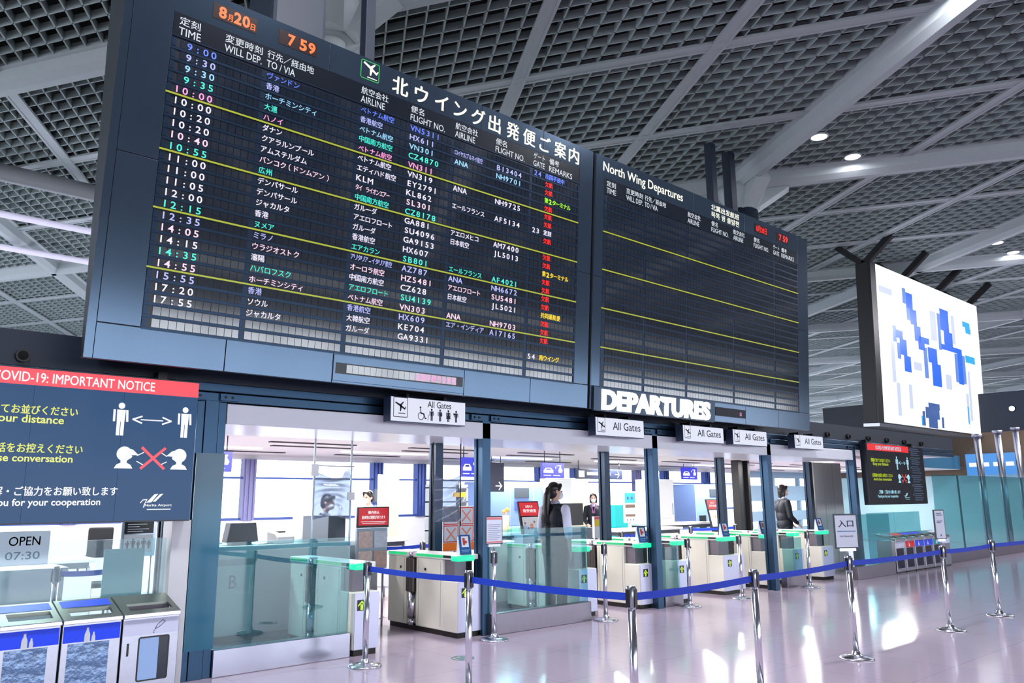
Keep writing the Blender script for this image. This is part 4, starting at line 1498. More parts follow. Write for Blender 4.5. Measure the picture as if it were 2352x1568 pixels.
# floor markers
for i, (fx, fy, lab) in enumerate(((5.35, 6.78, 'green round standing mark on the floor behind the belt, before the nearest gate'), (4.95, 4.9, 'green round standing mark on the floor in front of the belt turn'))):
    o = tag(MB().build('floor_mark', mat('green floor vinyl', (70, 130, 116), 0.4), None), lab, 'floor sticker')
    m2 = MB()
    n = 28
    for r0, r1 in ((0.105, 0.12), (0.0, 0.0)):
        if r1:
            vs = [(r * math.cos(2 * math.pi * k / n), r * math.sin(2 * math.pi * k / n), 0.0015) for r in (r0, r1) for k in range(n)]
            m2.add(vs, [(k, n + k, n + (k + 1) % n, (k + 1) % n) for k in range(n)])
    for sx in (-0.04, 0.03):
        m2.prism_xy([(sx - 0.02, -0.06), (sx + 0.02, -0.06), (sx + 0.025, 0.05), (sx, 0.07), (sx - 0.025, 0.05)], 0.0005, 0.0015)
    me = bpy.data.meshes.new('floor_mark')
    me.from_pydata(m2.v, [], m2.f)
    me.materials.append(_MATS['green floor vinyl'])
    o.data = me
    o.location = (fx, fy, 0.0005)

# ------------------------------------------------------------------ big hanging video screen
vs_ = thing('video_screen', 'huge bright white and blue video screen hanging from the ceiling', 'screen', (22.65, 9.82, 3.63))
vs_.rotation_euler = (R(2.2), 0, 0)
VW, VH = 8.62, 4.72
MB().box(0, VW, 0.03, 0.42, 0, VH).build('cabinet', mat('black screen cabinet', (12, 14, 18), 0.4), vs_, bevel=0.01)
MB().box(0, 0.34, -0.02, 0.03, 0, VH).build('left_frame', M_BLACK, vs_)
MB().box(0.34, VW - 0.02, -0.01, 0.03, 0.05, VH - 0.01).build('display', glow('white video picture', (246, 250, 255), 1.25), vs_)
MB().box(-0.02, VW, -0.04, 0.42, -0.09, 0.0).build('bottom_rail', M_STEEL, vs_)
blue, mid, pale = glow('video blue', (0, 104, 240), 1.0), glow('video mid blue', (96, 140, 224), 1.0), glow('video pale lilac', (206, 216, 240), 1.0)
cyan, dusk = glow('video cyan', (30, 176, 240), 1.0), glow('video dusk blue', (52, 92, 160), 1.0)
CELL = 0.245


def blocks(name, m, cells, y):
    for cx, cz, w, h in cells:
        MB().rect(cx, cx + w, cz, cz + h, y).build(name, m, vs_)


def stair(x, z1, z0, w, dx):
    """leaning bar built of square picture blocks: from height z1 down to z0, drifting by dx"""
    out = []
    n = max(2, int(round((z1 - z0) / CELL)))
    for k in range(n):
        xx = x + round(dx * k / (n - 1) / CELL) * CELL
        out.append((xx, z1 - (k + 1) * CELL, w, CELL))
    return out


blocks('blue_block', blue, stair(2.4, 4.2, 2.6, 0.49, 0.7) + stair(1.5, 2.9, 1.65, 0.5, 0.5) + stair(5.05, 4.1, 2.8, 0.74, 0.2) + stair(3.85, 2.65, 1.35, 0.74, 0.25) + stair(6.35, 2.9, 1.65, 0.45, 0.0) + [(5.0, 2.72, 1.6, 0.18), (3.2, 2.72, 0.8, 0.2)], -0.013)
blocks('mid_block', mid, stair(2.15, 4.3, 3.2, 0.25, 0.2) + stair(1.3, 3.0, 1.9, 0.25, 0.3) + stair(4.8, 3.9, 2.6, 0.25, 0.0) + stair(3.5, 2.6, 1.7, 0.3, 0.1) + stair(6.1, 2.7, 1.7, 0.25, 0.1) + stair(6.8, 2.7, 1.8, 0.25, 0.0), -0.012)
blocks('pale_block', pale, stair(1.1, 2.5, 0.4, 0.25, 0.2) + stair(2.2, 1.3, 0.5, 0.25, 0.0) + stair(6.9, 1.4, 0.3, 0.25, 0.0) + stair(4.2, 3.9, 3.0, 0.5, 0.0) + stair(6.0, 4.0, 2.9, 0.3, 0.0) + [(0.5, 3.9, 0.9, 0.2), (0.42, 2.62, 0.62, 0.16), (2.7, 1.8, 0.6, 0.25)] + stair(5.2, 1.9, 1.3, 0.5, 0.0) + stair(7.2, 2.2, 0.6, 0.2, 0.0), -0.0115)
blocks('cyan_block', cyan, [(7.05, 3.75, 0.7, 0.2), (7.3, 3.55, 0.5, 0.2), (7.1, 2.5, 0.9, 0.25), (6.95, 0.35, 0.1, 0.6), (3.0, 0.1, 0.12, 0.3)], -0.0118)
blocks('dusk_block', dusk, [(3.35, 0.35, 1.1, 0.35), (3.1, 0.1, 0.2, 0.45), (3.55, 0.06, 0.7, 0.3), (4.6, 0.1, 0.18, 0.35), (3.6, 0.65, 0.9, 0.2)], -0.0122)
mb = MB()
for hx in (0.1, 2.65, 5.35, 8.2):
    mb2 = MB()
    mb2.beam((hx, 0.2, VH - 0.05), (hx, -0.62, VH + 0.68), 0.17, 0.17, up=(1, 0, 0))
    mb2.beam((hx, 0.2, VH - 0.05), (hx, 0.98, VH + 0.62), 0.17, 0.17, up=(1, 0, 0))
    mb2.build('hanging_arm', M_BLACK, vs_)

# far things right of the screen
for i, (px, py) in enumerate(((25.6, 8.3), (27.4, 8.3), (29.3, 8.35))):
    o = tag(MB().cyl((px, py, 0), (px, py, 3.3 + 0.2 * i), 0.09, n=16).lathe(px, py, [(0.14, 3.28 + 0.2 * i), (0.14, 3.36 + 0.2 * i)], 16).build('steel_post', M_STEEL),
            ('slim steel post behind the far tall glass, nearest of three', 'slim steel post behind the far tall glass, middle of three', 'slim steel post behind the far tall glass, farthest of three')[i], 'post', 'steel posts at the far end')
t = thing('hanging_sign', 'wide blue sign with pale marks at the far right end of the hall', 'sign', (30.55, 8.75, 2.3), rz=R(-90))
MB().box(-1.6, 0.0, 0, 0.12, 0, 0.72).build('panel', glow('far blue sign', (60, 150, 236), 0.9), t)
mb = MB()
for k in range(4):
    mb.rect(-1.5 + k * 0.38, -1.25 + k * 0.38, 0.28, 0.42, -0.01)
mb.build('marks', M_SWHITE, t)
# ================================================================== things inside the checkpoint room
M_COUNTER = mat('white counter laminate', (230, 232, 230), 0.3, noise=0.03)
M_CGREY = mat('grey counter side', (150, 160, 164), 0.35, noise=0.04)
M_MONGREY = mat('dark grey equipment', (58, 66, 76), 0.4, noise=0.05)
M_PAPER = mat('white paper', (238, 240, 240), 0.6)
M_BEIGE = mat('cream partition', (232, 226, 204), 0.5, noise=0.03)
M_TEAL = mat('teal plastic', (20, 170, 170), 0.4)
M_XRAY = mat('blue grey machine shell', (112, 142, 196), 0.4, noise=0.04)
M_SIGNBLUE = glow('lit blue sign', (16, 24, 224), 0.95)
M_SIGNMARK = glow('lit white mark', (250, 250, 255), 1.0)

# counter lettered B with its equipment
t = thing('service_counter', 'white service counter lettered B behind the tall striped glass', 'counter', (3.55, 9.3, 0))
MB().box(0, 2.4, 0.0, 0.75, 1.02, 1.08).build('counter_top', M_COUNTER, t, bevel=0.006)
MB().box(0.04, 0.66, 0.04, 0.7, 0.08, 1.02).build('white_front', M_COUNTER, t)
MB().box(0.66, 2.36, 0.02, 0.7, 0.08, 1.02).build('grey_front', M_CGREY, t)
MB().box(0.04, 0.66, 0.03, 0.042, 0.86, 0.93).build('display_strip', M_CGREY, t)
MB().box(0.06, 2.34, 0.1, 0.7, 0, 0.08).build('kick_base', M_MONGREY, t)
MB().text('B', 0.36, 0.60, 0.037, h=0.15, w=0.09, bold=0.0).build('letter', mat('grey letter', (120, 124, 128), 0.5), t)
t = thing('equipment_box', 'pale grey equipment box with a dark side standing on the service counter', 'equipment', (4.86, 9.42, 1.081))
MB().box(0, 0.36, 0, 0.3, 0, 0.33).build('shell', mat('pale grey shell', (196, 202, 206), 0.45), t, bevel=0.008)
MB().box(0.362, 0.62, 0.02, 0.28, 0, 0.32).build('dark_side', M_MONGREY, t, bevel=0.006)
t = thing('label_printer', 'small white printer tilted on the service counter beside the grey box', 'printer', (4.50, 9.36, 1.081), rz=R(12))
MB().prism_yz([(0, 0), (0.22, 0), (0.22, 0.15), (0.06, 0.12), (0, 0.08)], 0, 0.26).build('shell', M_WHITE, t, bevel=0.012)
MB().box(0.09, 0.19, 0.10, 0.16, 0.125, 0.145).build('paper_slot', M_BLACK, t)
t = thing('monitor', 'dark monitor seen from behind on the left part of the service counter', 'monitor', (4.12, 9.5, 1.081))
MB().prism([(-0.2, 0.03), (0.2, 0.03), (0.16, 0.26), (-0.16, 0.26)], 0, 0.16).build('back_shell', M_MONGREY, t, bevel=0.01)
MB().box(-0.12, 0.12, 0.02, 0.18, 0, 0.03).build('foot', M_BLACK, t)
for i in range(4):
    o = MB().box(-0.11, 0.11, -0.15, 0.15, 0, 0.018).build('paper_stack', M_PAPER, None, loc=(3.72 + 0.012 * (i % 2), 9.62, 1.081 + i * 0.019))
    o.rotation_euler = (0, 0, R(8 * ((i * 5) % 3 - 1)))
    tag(o, 'white paper bundle on the service counter, %s of its pile of four' % ('bottom', 'second', 'third', 'top')[i], 'paper', 'paper bundles on the counter')
for i, (xx, yy) in enumerate(((4.3, 9.35), (4.42, 9.34))):
    tag(MB().cyl((0, 0, 0.006), (0.13, 0.02, 0.006), 0.005, n=8).build('pen', M_BLACK, None, loc=(xx - 0.05, yy + 0.1 * i, 1.0815)), 'black pen lying on the counter, %s the white printer' % ('farther from', 'closer to')[i], 'pen')

# hung plastic curtain on two poles
t = thing('plastic_curtain', 'clear plastic curtain swagged between two thin poles over the service counter', 'curtain', (4.62, 9.2, 0))
for xx in (0.25, 0.78):
    MB().cyl((xx, 0, 0.0), (xx, 0, 2.498), 0.012, n=10).build('pole', mat('pale pole', (186, 204, 218), 0.3, metal=0.5), t)
MB().cyl((0.2, 0, 2.03), (0.82, 0, 2.03), 0.008, n=8).build('rail', M_STEEL, t)
mb = MB()
nx_, nz_ = 30, 34
vs = []
for j in range(nz_ + 1):
    v = j / nz_
    for i in range(nx_ + 1):
        u = i / nx_
        sag = 4 * u * (1 - u)
        z = 2.03 - v * (0.68 - 0.05 * sag) - 0.16 * sag * (1 - v) ** 1.2
        y = 0.02 + 0.07 * math.sin(v * 24 + sag * 5.0) * (1 - v) * (0.3 + sag) + 0.02 * math.sin(u * 17) * v
        vs.append((0.25 + u * 0.53, y, z))
fs = [(j * (nx_ + 1) + i, j * (nx_ + 1) + i + 1, (j + 1) * (nx_ + 1) + i + 1, (j + 1) * (nx_ + 1) + i) for j in range(nz_) for i in range(nx_)]
mb.add(vs, fs, True)
o = mb.build('sheet', glass('wrinkled vinyl', (196, 208, 222), refl=1.3, rough=0.08, milk=0.68, milk_rgb=(128, 140, 162), sheet=True), t)
for q in ((0.2, 0.30, -0.02, 0.0, 1.9, 2.05), (0.73, 0.83, -0.02, 0.0, 1.6, 1.7)):
    MB().box(*q).build('clip', M_PAPER, t)
# second vinyl sheet by the inner column
t = thing('vinyl_sheet', 'clear vinyl sheet slung round the dark inner portal column', 'curtain', (6.5, 8.56, 0))
mb = MB()
vs = []
for j in range(21):
    v = j / 20
    for i in range(21):
        u = i / 20
        sag = 4 * u * (1 - u)
        vs.append((-0.26 + u * 0.44, -0.02 + 0.02 * math.sin(v * 14 + u * 4) - 0.02 * sag, 1.93 - v * 0.62 - 0.07 * sag * (1 - v)))
mb.add(vs, [(j * 21 + i, j * 21 + i + 1, (j + 1) * 21 + i + 1, (j + 1) * 21 + i) for j in range(20) for i in range(20)], True)
mb.build('sheet', _MATS['wrinkled vinyl'], t)
MB().cyl((-0.27, -0.02, 1.2), (-0.27, -0.02, 2.339), 0.008, n=8).cyl((0.19, -0.02, 1.25), (0.19, -0.02, 2.339), 0.008, n=8).build('hanging_rod', M_BLACK, t)

# red notice monitor over a leaflet rack
t = thing('notice_stand', 'leaflet stand with a red notice panel on top, left of the nearest lane', 'stand', (5.50, 9.16, 0))
MB().box(-0.01, 0.47, 0, 0.03, 1.245, 1.51).build('panel_frame', M_BLACK, t, bevel=0.004)
p = MB().rect(0.004, 0.455, 1.275, 1.497, -0.0015).build('red_panel', glow('red notice', (206, 8, 30), 0.85), t)
mb = MB().text('機内持込', 0.23, 1.42, -0.003, h=0.04, w=0.17, align='C', bold=0.03).text('液体物は制限があります', 0.23, 1.355, -0.003, h=0.045, w=0.36, align='C', bold=0.03)
mb.rect(0.04, 0.42, 1.318, 1.325, -0.003).rect(0.06, 0.40, 1.298, 1.304, -0.003)
mb.build('lettering', M_SWHITE, p)
MB().box(0.0, 0.46, 0.02, 0.06, 0.72, 1.24).build('rack_back', mat('clear rack back', (170, 190, 206), 0.2), t)
for r in range(2):
    for c in range(2):
        z = 0.99 - r * 0.25
        MB().box(0.02 + c * 0.23, 0.22 + c * 0.23, 0.0, 0.018, z, z + 0.21).build('leaflet', mat('leaflet %d%d' % (r, c), ((214, 190, 180), (206, 214, 236), (224, 206, 196), (210, 180, 170))[r * 2 + c], 0.5, noise=0.35, nscale=18), t)
MB().box(-0.01, 0.47, -0.03, 0.05, 0.68, 0.71).build('tray', M_PAPER, t)
for xx in (0.05, 0.41):
    MB().cyl((xx, 0.03, 0.0), (xx, 0.03, 0.7), 0.014, n=10).build('leg', M_STEEL, t)

t = thing('partition_board', 'tall cream partition board behind the dark haired attendant', 'partition', (8.36, 13.2, 0))
MB().box(0, 0.46, 0, 0.05, 0.03, 2.08).build('board', M_BEIGE, t, bevel=0.004)
MB().box(0.0, 0.46, -0.2, 0.25, 0, 0.03).build('foot', M_CGREY, t)

t = thing('prohibited_items_board', 'upright board of prohibited item pictures with red borders and orange foot', 'notice board', (7.12, 9.5, 0))
MB().box(0, 0.58, 0, 0.03, 0.86, 1.50).build('board', mat('pale notice board', (226, 232, 240), 0.5), t, bevel=0.004)
mb = MB()
for a, b in ((0.01, 0.285), (0.30, 0.57)):
    for z0, z1 in ((1.235, 1.485), (0.985, 1.225)):
        mb.rect(a, b, z1 - 0.014, z1, -0.002).rect(a, b, z0, z0 + 0.014, -0.002).rect(a, a + 0.014, z0, z1, -0.002).rect(b - 0.014, b, z0, z1, -0.002)
mb.build('red_borders', mat('bright red frame', (236, 66, 56), 0.5), t)
mb = MB()
for cx, cz in ((0.147, 1.36), (0.435, 1.36), (0.147, 1.10), (0.435, 1.10)):
    mb.stroke([(cx - 0.08, cz + 0.08), (cx + 0.08, cz - 0.08)], 0.022, -0.0025).stroke([(cx + 0.08, cz + 0.08), (cx - 0.08, cz - 0.08)], 0.022, -0.003)
mb.build('crosses', mat('salmon cross', (240, 138, 122), 0.5), t)
MB().rect(0.0, 0.58, 0.865, 0.975, -0.002).build('orange_band', mat('orange band', (248, 120, 8), 0.5, emit=0.1), t)
for xx in (0.06, 0.52):
    MB().cyl((xx, 0.015, 0.0), (xx, 0.015, 0.86), 0.014, n=8).build('leg', M_STEEL, t)

t = thing('scroll_shelf', 'slatted shelf unit with a yellow tag above the prohibited items board', 'shelf', (7.8, 10.6, 0))
for k in range(7):
    MB().box(0, 0.66, 0, 0.3, 0.4 + k * 0.23, 0.42 + k * 0.23).build('shelf_board', M_STEEL, t)
for xx in (0.0, 0.64):
    MB().box(xx, xx + 0.02, 0, 0.3, 0, 1.84).build('side_post', M_CGREY, t)
MB().box(0.35, 0.6, -0.012, 0.0, 1.64, 1.71).build('yellow_tag', mat('yellow tag', (232, 176, 12), 0.5), t)


# blue hanging signs with basket and bottle pictures
def blue_sign(x, y, z, w, h, label):
    t = thing('tray_sign', label, 'sign', (x, y, z), group='blue tray signs hanging in the room')
    MB().box(0, w, 0, 0.05, 0, h).build('panel', M_SIGNBLUE, t, bevel=0.004)
    mb = MB()
    mb.poly([(0.06 * w, 0.32 * h), (0.50 * w, 0.32 * h), (0.50 * w, 0.48 * h), (0.40 * w, 0.66 * h), (0.16 * w, 0.66 * h), (0.06 * w, 0.48 * h)], -0.002)
    mb.poly([(0.74 * w, 0.34 * h), (0.88 * w, 0.34 * h), (0.92 * w, 0.5 * h), (0.85 * w, 0.68 * h), (0.86 * w, 0.82 * h), (0.78 * w, 0.82 * h), (0.78 * w, 0.68 * h), (0.72 * w, 0.5 * h)], -0.002)
    mb.stroke([(0.66 * w, 0.80 * h), (0.86 * w, 0.82 * h)], 0.05 * h, -0.002)
    mb.rect(0.58 * w, 0.63 * w, 0.62 * h, 0.74 * h, -0.002)
    mb.rect(0.06 * w, 0.40 * w, 0.14 * h, 0.19 * h, -0.002).rect(0.48 * w, 0.80 * w, 0.14 * h, 0.19 * h, -0.002)
    mb.build('pictograms', M_SIGNMARK, t)
    MB().poly([(0.17 * w, 0.52 * h), (0.39 * w, 0.52 * h), (0.36 * w, 0.61 * h), (0.20 * w, 0.61 * h)], -0.004).build('basket_opening', mat('deep blue', (20, 40, 150), 0.4), t)
    for xx in (0.15 * w, 0.85 * w):
        MB().cyl((xx, 0.025, h), (xx, 0.025, 2.5 - z), 0.008, n=8).build('rod', M_BLACK, t)
    return t


blue_sign(10.58, 11.0, 1.99, 0.60, 0.29, 'blue tray sign above the standing attendant')
blue_sign(17.70, 13.0, 2.08, 0.68, 0.32, 'blue tray sign farthest right, near the dark columns')
blue_sign(7.42, 9.45, 1.93, 0.38, 0.29, 'blue tray sign half hidden between the first two dark portal columns')
blue_sign(4.05, 11.0, 2.0, 0.50, 0.28, 'blue tray sign peeping out beside the first portal column')

# dark direction signs
for nm, x, y, z, w, h, lab in (('a', 13.95, 13.3, 2.06, 1.65, 0.24, 'dark overhead sign with a white right arrow between portal columns'), ('b', 10.95, 13.0, 1.75, 0.42, 0.62, 'dark pillar sign with a white arrow behind the blue tray sign')):
    t = thing('direction_sign', lab, 'sign', (x, y, z))
    MB().box(0, w, 0, 0.06, 0, h).build('panel', mat('near black sign', (28, 36, 62), 0.4), t, bevel=0.004)
    c = w - 0.2 if nm == 'a' else w * 0.62
    zc = h * 0.5 if nm == 'a' else h * 0.2
    mb = MB().stroke([(c - 0.08, zc), (c + 0.08, zc)], 0.028, -0.002).stroke([(c + 0.01, zc + 0.08), (c + 0.085, zc), (c + 0.01, zc - 0.08)], 0.028, -0.0025)
    if nm == 'a':
        mb.rect(0.05, 0.26, 0.04, 0.2, -0.002).rect(0.34, 0.8, 0.09, 0.17, -0.002).rect(0.9, 1.2, 0.09, 0.17, -0.002)
    mb.build('arrow', M_SIGNMARK, t)
    for xx in (0.08, w - 0.08):
        MB().cyl((xx, 0.03, h), (xx, 0.03, 2.5 - z), 0.01, n=8).build('rod', M_BLACK, t)

# x-ray machines, cabinets, tables
def xray(x, y, w, label):
    t = thing('xray_machine', label, 'scanner', (x, y, 0))
    MB().box(0, w, 0, 0.9, 0.35, 1.98).build('shell', M_XRAY, t, bevel=0.02)
    MB().box(0.05, w - 0.05, 0.05, 0.85, 0, 0.35).build('plinth', M_MONGREY, t)
    MB().box(w * 0.45, w * 0.72, -0.02, 0.0, 1.62, 1.84).build('screen', M_MONGREY, t, bevel=0.004)
    MB().box(w * 0.45, w * 0.72, -0.014, 0.0, 1.36, 1.55).build('control_panel', mat('panel violet', (70, 84, 150), 0.4), t, bevel=0.004)
    MB().box(w * 0.1, w * 0.3, -0.01, 0.0, 0.75, 1.1).build('tunnel', M_BLACK, t)
    for xx in (0.0, w * 0.36, w * 0.8):
        MB().box(xx, xx + 0.02, -0.006, 0.0, 0.4, 1.96).build('panel_seam', M_CGREY, t)
    return t


xray(11.3, 13.4, 1.6, 'blue grey scanner with small dark screen behind the standing attendant')
xray(19.2, 13.7, 1.6, 'blue grey scanner far back near the dark columns')


def cabinet(x, y, w, d, h, m, label, name='cabinet', split=True):
    t = thing(name, label, 'cabinet', (x, y, 0))
    MB().box(0, w, 0, d, 0.05, h).build('body', m, t, bevel=0.008)
    MB().box(0.02, w - 0.02, 0.03, d - 0.02, 0, 0.05).build('base', M_MONGREY, t)
    if split:
        MB().box(0.03, w - 0.03, -0.018, 0.0, 0.12, h * 0.5).build('door', m, t, bevel=0.006)
        MB().box(0.03, w - 0.03, -0.018, 0.0, h * 0.52, h - 0.05).build('door', m, t, bevel=0.006)
        MB().box(w - 0.1, w - 0.08, -0.03, -0.018, h * 0.56, h * 0.7).build('handle', M_STEEL, t)
    return t


cabinet(13.0, 13.1, 0.55, 0.5, 2.06, M_COUNTER, 'white cabinet right behind the blue tray sign over the attendant')
cabinet(14.2, 13.9, 0.78, 0.4, 2.10, M_BEIGE, 'cream cabinet between the attendant and the third portal column', split=False)
cabinet(16.7, 13.2, 0.85, 0.6, 2.08, M_COUNTER, 'pale two door cabinet right of the third portal column')
for i, (xx, z, hh) in enumerate(((13.78, 0, 0.95), (13.80, 0.951, 0.5))):
    o = MB().box(0, 0.42, 0, 0.4, 0, hh).build('storage_crate', M_TEAL, None, loc=(xx, 12.0, z), bevel=0.01)
    tag(o, 'teal storage crate right of the third portal column, %s of the two' % ('lower', 'upper')[i], 'crate', 'teal crates')

t = thing('information_card', 'white information card with a blue heading on a stand, right of the third portal column', 'sign', (12.92, 11.0, 0))
MB().box(0, 0.40, 0, 0.02, 1.1, 1.74).build('board', M_PAPER, t, bevel=0.004)
MB().rect(0.03, 0.37, 1.50, 1.71, -0.002).build('blue_heading', mat('azure heading', (30, 142, 210), 0.5), t)
MB().rect(0.04, 0.36, 1.40, 1.47, -0.002).rect(0.04, 0.36, 1.22, 1.27, -0.002).build('brown_rows', mat('brown print', (88, 66, 56), 0.5), t)
mb = MB().disc(0.13, 1.60, 0.03, -0.004).disc(0.26, 1.60, 0.03, -0.004)
for k in range(3):
    mb.disc(0.1 + k * 0.1, 1.155, 0.02, -0.002)
mb.build('picture_dots', M_MONGREY, t)
MB().cyl((0.2, 0.03, 0), (0.2, 0.03, 1.2), 0.015, n=8).lathe(0.2, 0.03, [(0.16, 0), (0.16, 0.015)], 20).build('stem', M_STEEL, t)


def table(x, y, w, d, h, label, band=True):
    t = thing('inspection_table', label, 'table', (x, y, 0))
    MB().box(0, w, 0, d, h - 0.05, h).build('table_top', M_COUNTER, t, bevel=0.008)
    MB().box(0.06, w - 0.06, 0.04, d - 0.04, h - 0.12, h - 0.05).build('rail', M_MONGREY if x > 5 else M_CGREY, t)
    MB().box(0.02, w - 0.02, 0.02, 0.03, 0.25, h - 0.16).build('modesty_panel', M_COUNTER, t)
    for xx in (0.06, w - 0.06):
        for yy in (0.06, d - 0.06):
            MB().cyl((xx, yy, 0), (xx, yy, h - 0.1), 0.025, n=10).build('leg', M_STEEL, t)
    return t


table(8.6, 10.6, 2.3, 0.7, 1.02, 'white inspection table behind the standing attendant')
table(12.0, 10.4, 2.1, 0.6, 1.0, 'white inspection table right of the third portal column')
table(14.6, 11.6, 2.4, 0.7, 1.02, 'white inspection table toward the dark columns')
table(6.2, 11.2, 1.5, 0.7, 0.98, 'white inspection table left of the prohibited items board')
table(1.4, 11.0, 1.5, 0.6, 0.92, 'white table seen through the low glass behind the bins')
t = thing('service_counter', 'long white service counter seen low through the glass behind the bins', 'counter', (-0.6, 9.7, 0))
MB().box(0, 2.9, 0, 0.6, 0.86, 0.92).build('counter_top', M_COUNTER, t, bevel=0.006)
MB().box(0.03, 2.87, 0.03, 0.58, 0.08, 0.86).build('front', M_COUNTER, t)
MB().box(0.05, 2.85, 0.08, 0.55, 0, 0.08).build('kick_base', M_CGREY, t)
for k in range(1, 4):
    MB().box(k * 0.72, k * 0.72 + 0.01, 0.024, 0.03, 0.1, 0.85).build('panel_seam', M_CGREY, t)
t = thing('service_counter', 'low white service counter right behind the standing attendant', 'counter', (7.75, 9.42, 0))
MB().box(0, 1.0, 0, 0.5, 0.90, 0.95).build('counter_top', M_COUNTER, t, bevel=0.006)
MB().box(0.03, 0.97, 0.03, 0.48, 0.08, 0.90).build('front', M_COUNTER, t)
MB().box(0.05, 0.95, 0.08, 0.45, 0, 0.08).build('kick_base', M_CGREY, t)
t = thing('folder_stack', 'pale green folders lying on the table behind the attendant', 'folders', (9.74, 10.75, 1.021))
for k in range(3):
    MB().box(0, 0.42, 0, 0.3, k * 0.03, k * 0.03 + 0.027).build('folder', mat('pale green folder', (160, 220, 176), 0.5, noise=0.08), t)
t = thing('computer', 'black computer with keyboard on the far table between attendant and third column', 'computer', (10.5, 10.9, 1.021))
MB().box(-0.26, 0.26, 0, 0.03, 0.1, 0.42).build('display', M_BLACK, t, bevel=0.006)
MB().box(-0.03, 0.03, 0.03, 0.07, 0, 0.14).box(-0.12, 0.12, -0.04, 0.14, 0, 0.012).build('stand', M_MONGREY, t)
t = thing('monitor', 'black monitor between the attendant and the masked woman at the scanner', 'monitor', (12.25, 11.85, 0))
MB().box(-0.34, 0.34, 0, 0.06, 1.05, 1.5).build('display', M_BLACK, t, bevel=0.006)
MB().box(-0.4, 0.5, -0.1, 0.3, 0, 1.0).build('pedestal', M_MONGREY, t, bevel=0.01)
MB().cyl((0, 0.08, 1.0), (0, 0.08, 1.2), 0.03, n=10).build('stem', M_MONGREY, t)
t = thing('cup', 'cream paper cup with orange flowers on the table behind the portal column', 'cup', (9.56, 10.9, 1.021))
MB().lathe(0, 0, [(0.055, 0), (0.07, 0.28), (0.072, 0.29)], 20).build('body', mat('cream paper', (240, 222, 190), 0.5), t)
MB().ell((-0.04, 0, 0.36), 0.035).ell((0.05, 0.01, 0.39), 0.04).cyl((0, 0, 0.25), (-0.04, 0, 0.36), 0.006, n=6).cyl((0, 0, 0.25), (0.05, 0.01, 0.38), 0.006, n=6).build('flowers', mat('orange petal', (246, 140, 60), 0.5), t)


def red_stand(x, y, label):
    t = thing('leaflet_stand', label, 'stand', (x, y, 0), group='sloped red headed leaflet stands')
    m = Matrix.Translation((0, 0, 0.72)) @ Matrix.Rotation(R(-12), 4, 'X')
    MB().box(-0.02, 0.44, 0, 0.03, 0, 0.86).xform(m).build('back_board', M_BLACK, t, bevel=0.004)
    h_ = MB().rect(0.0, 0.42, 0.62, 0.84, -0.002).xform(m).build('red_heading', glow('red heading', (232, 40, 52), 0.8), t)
    MB().text('お知らせ', 0.21, 0.75, -0.004, h=0.045, w=0.16, align='C', bold=0.03).text('保安検査', 0.21, 0.675, -0.004, h=0.055, w=0.3, align='C', bold=0.03).xform(m).build('lettering', M_SWHITE, h_)
    MB().rect(0.02, 0.40, 0.22, 0.60, -0.002).xform(m).build('picture_sheet', M_PAPER, t)
    mb = MB()
    for k, (a, b) in enumerate(((0.07, 0.5), (0.13, 0.42), (0.28, 0.52), (0.34, 0.4), (0.08, 0.3), (0.2, 0.28), (0.33, 0.27))):
        mb.disc(a, b, 0.02, -0.004)
    mb.xform(m).build('small_pictures', mat('brown grey print', (150, 120, 110), 0.5), t)
    MB().disc(0.21, 0.45, 0.04, -0.005).xform(m).build('orange_picture', mat('orange print', (244, 130, 50), 0.5), t)
    MB().rect(0.36, 0.41, 0.42, 0.56, -0.005).xform(m).build('yellow_picture', mat('yellow print', (228, 222, 30), 0.5), t)
    MB().box(0.0, 0.42, -0.06, 0.1, 0.62, 0.70).build('leaflet_tray', M_PAPER, t, bevel=0.004)
    MB().cyl((0.21, 0.08, 0), (0.21, 0.08, 0.75), 0.02, n=10).lathe(0.21, 0.08, [(0.17, 0), (0.17, 0.015)], 20).build('stem', M_STEEL, t)


red_stand(8.86, 9.6, 'sloped red headed leaflet stand left of the standing attendant')
red_stand(16.1, 11.0, 'sloped red headed leaflet stand behind the dark columns, toward the louvred wall')
t = thing('leaflet_holder', 'small yellow and red leaflet holder left of the third portal column', 'leaflet holder', (10.04, 9.2, 0))
MB().box(0, 0.2, 0, 0.05, 0.95, 1.30).build('sheet_box', mat('pale leaflet', (210, 214, 226), 0.4), t)
MB().rect(0.0, 0.2, 1.14, 1.25, -0.002).build('yellow_band', mat('yellow band', (226, 196, 20), 0.5), t)
MB().rect(0.0, 0.2, 1.255, 1.295, -0.002).build('red_band', mat('red band', (222, 80, 84), 0.5), t)
MB().cyl((0.1, 0.03, 0), (0.1, 0.03, 0.95), 0.012, n=8).lathe(0.1, 0.03, [(0.12, 0), (0.12, 0.012)], 18).build('stem', M_STEEL, t)
t = thing('clear_case', 'clear acrylic document case by the attendant\'s hand', 'case', (8.20, 8.95, 0.9465))
for a in ((0, 0.30, 0, 0.006, 0, 0.26), (0, 0.30, 0.28, 0.286, 0, 0.26), (0, 0.006, 0, 0.286, 0, 0.26), (0.294, 0.30, 0, 0.286, 0, 0.26)):
    MB().box(*a).build('acrylic_side', M_ACRYL, t)
MB().box(0.03, 0.27, 0.04, 0.24, 0.0, 0.12).build('papers', M_PAPER, t)

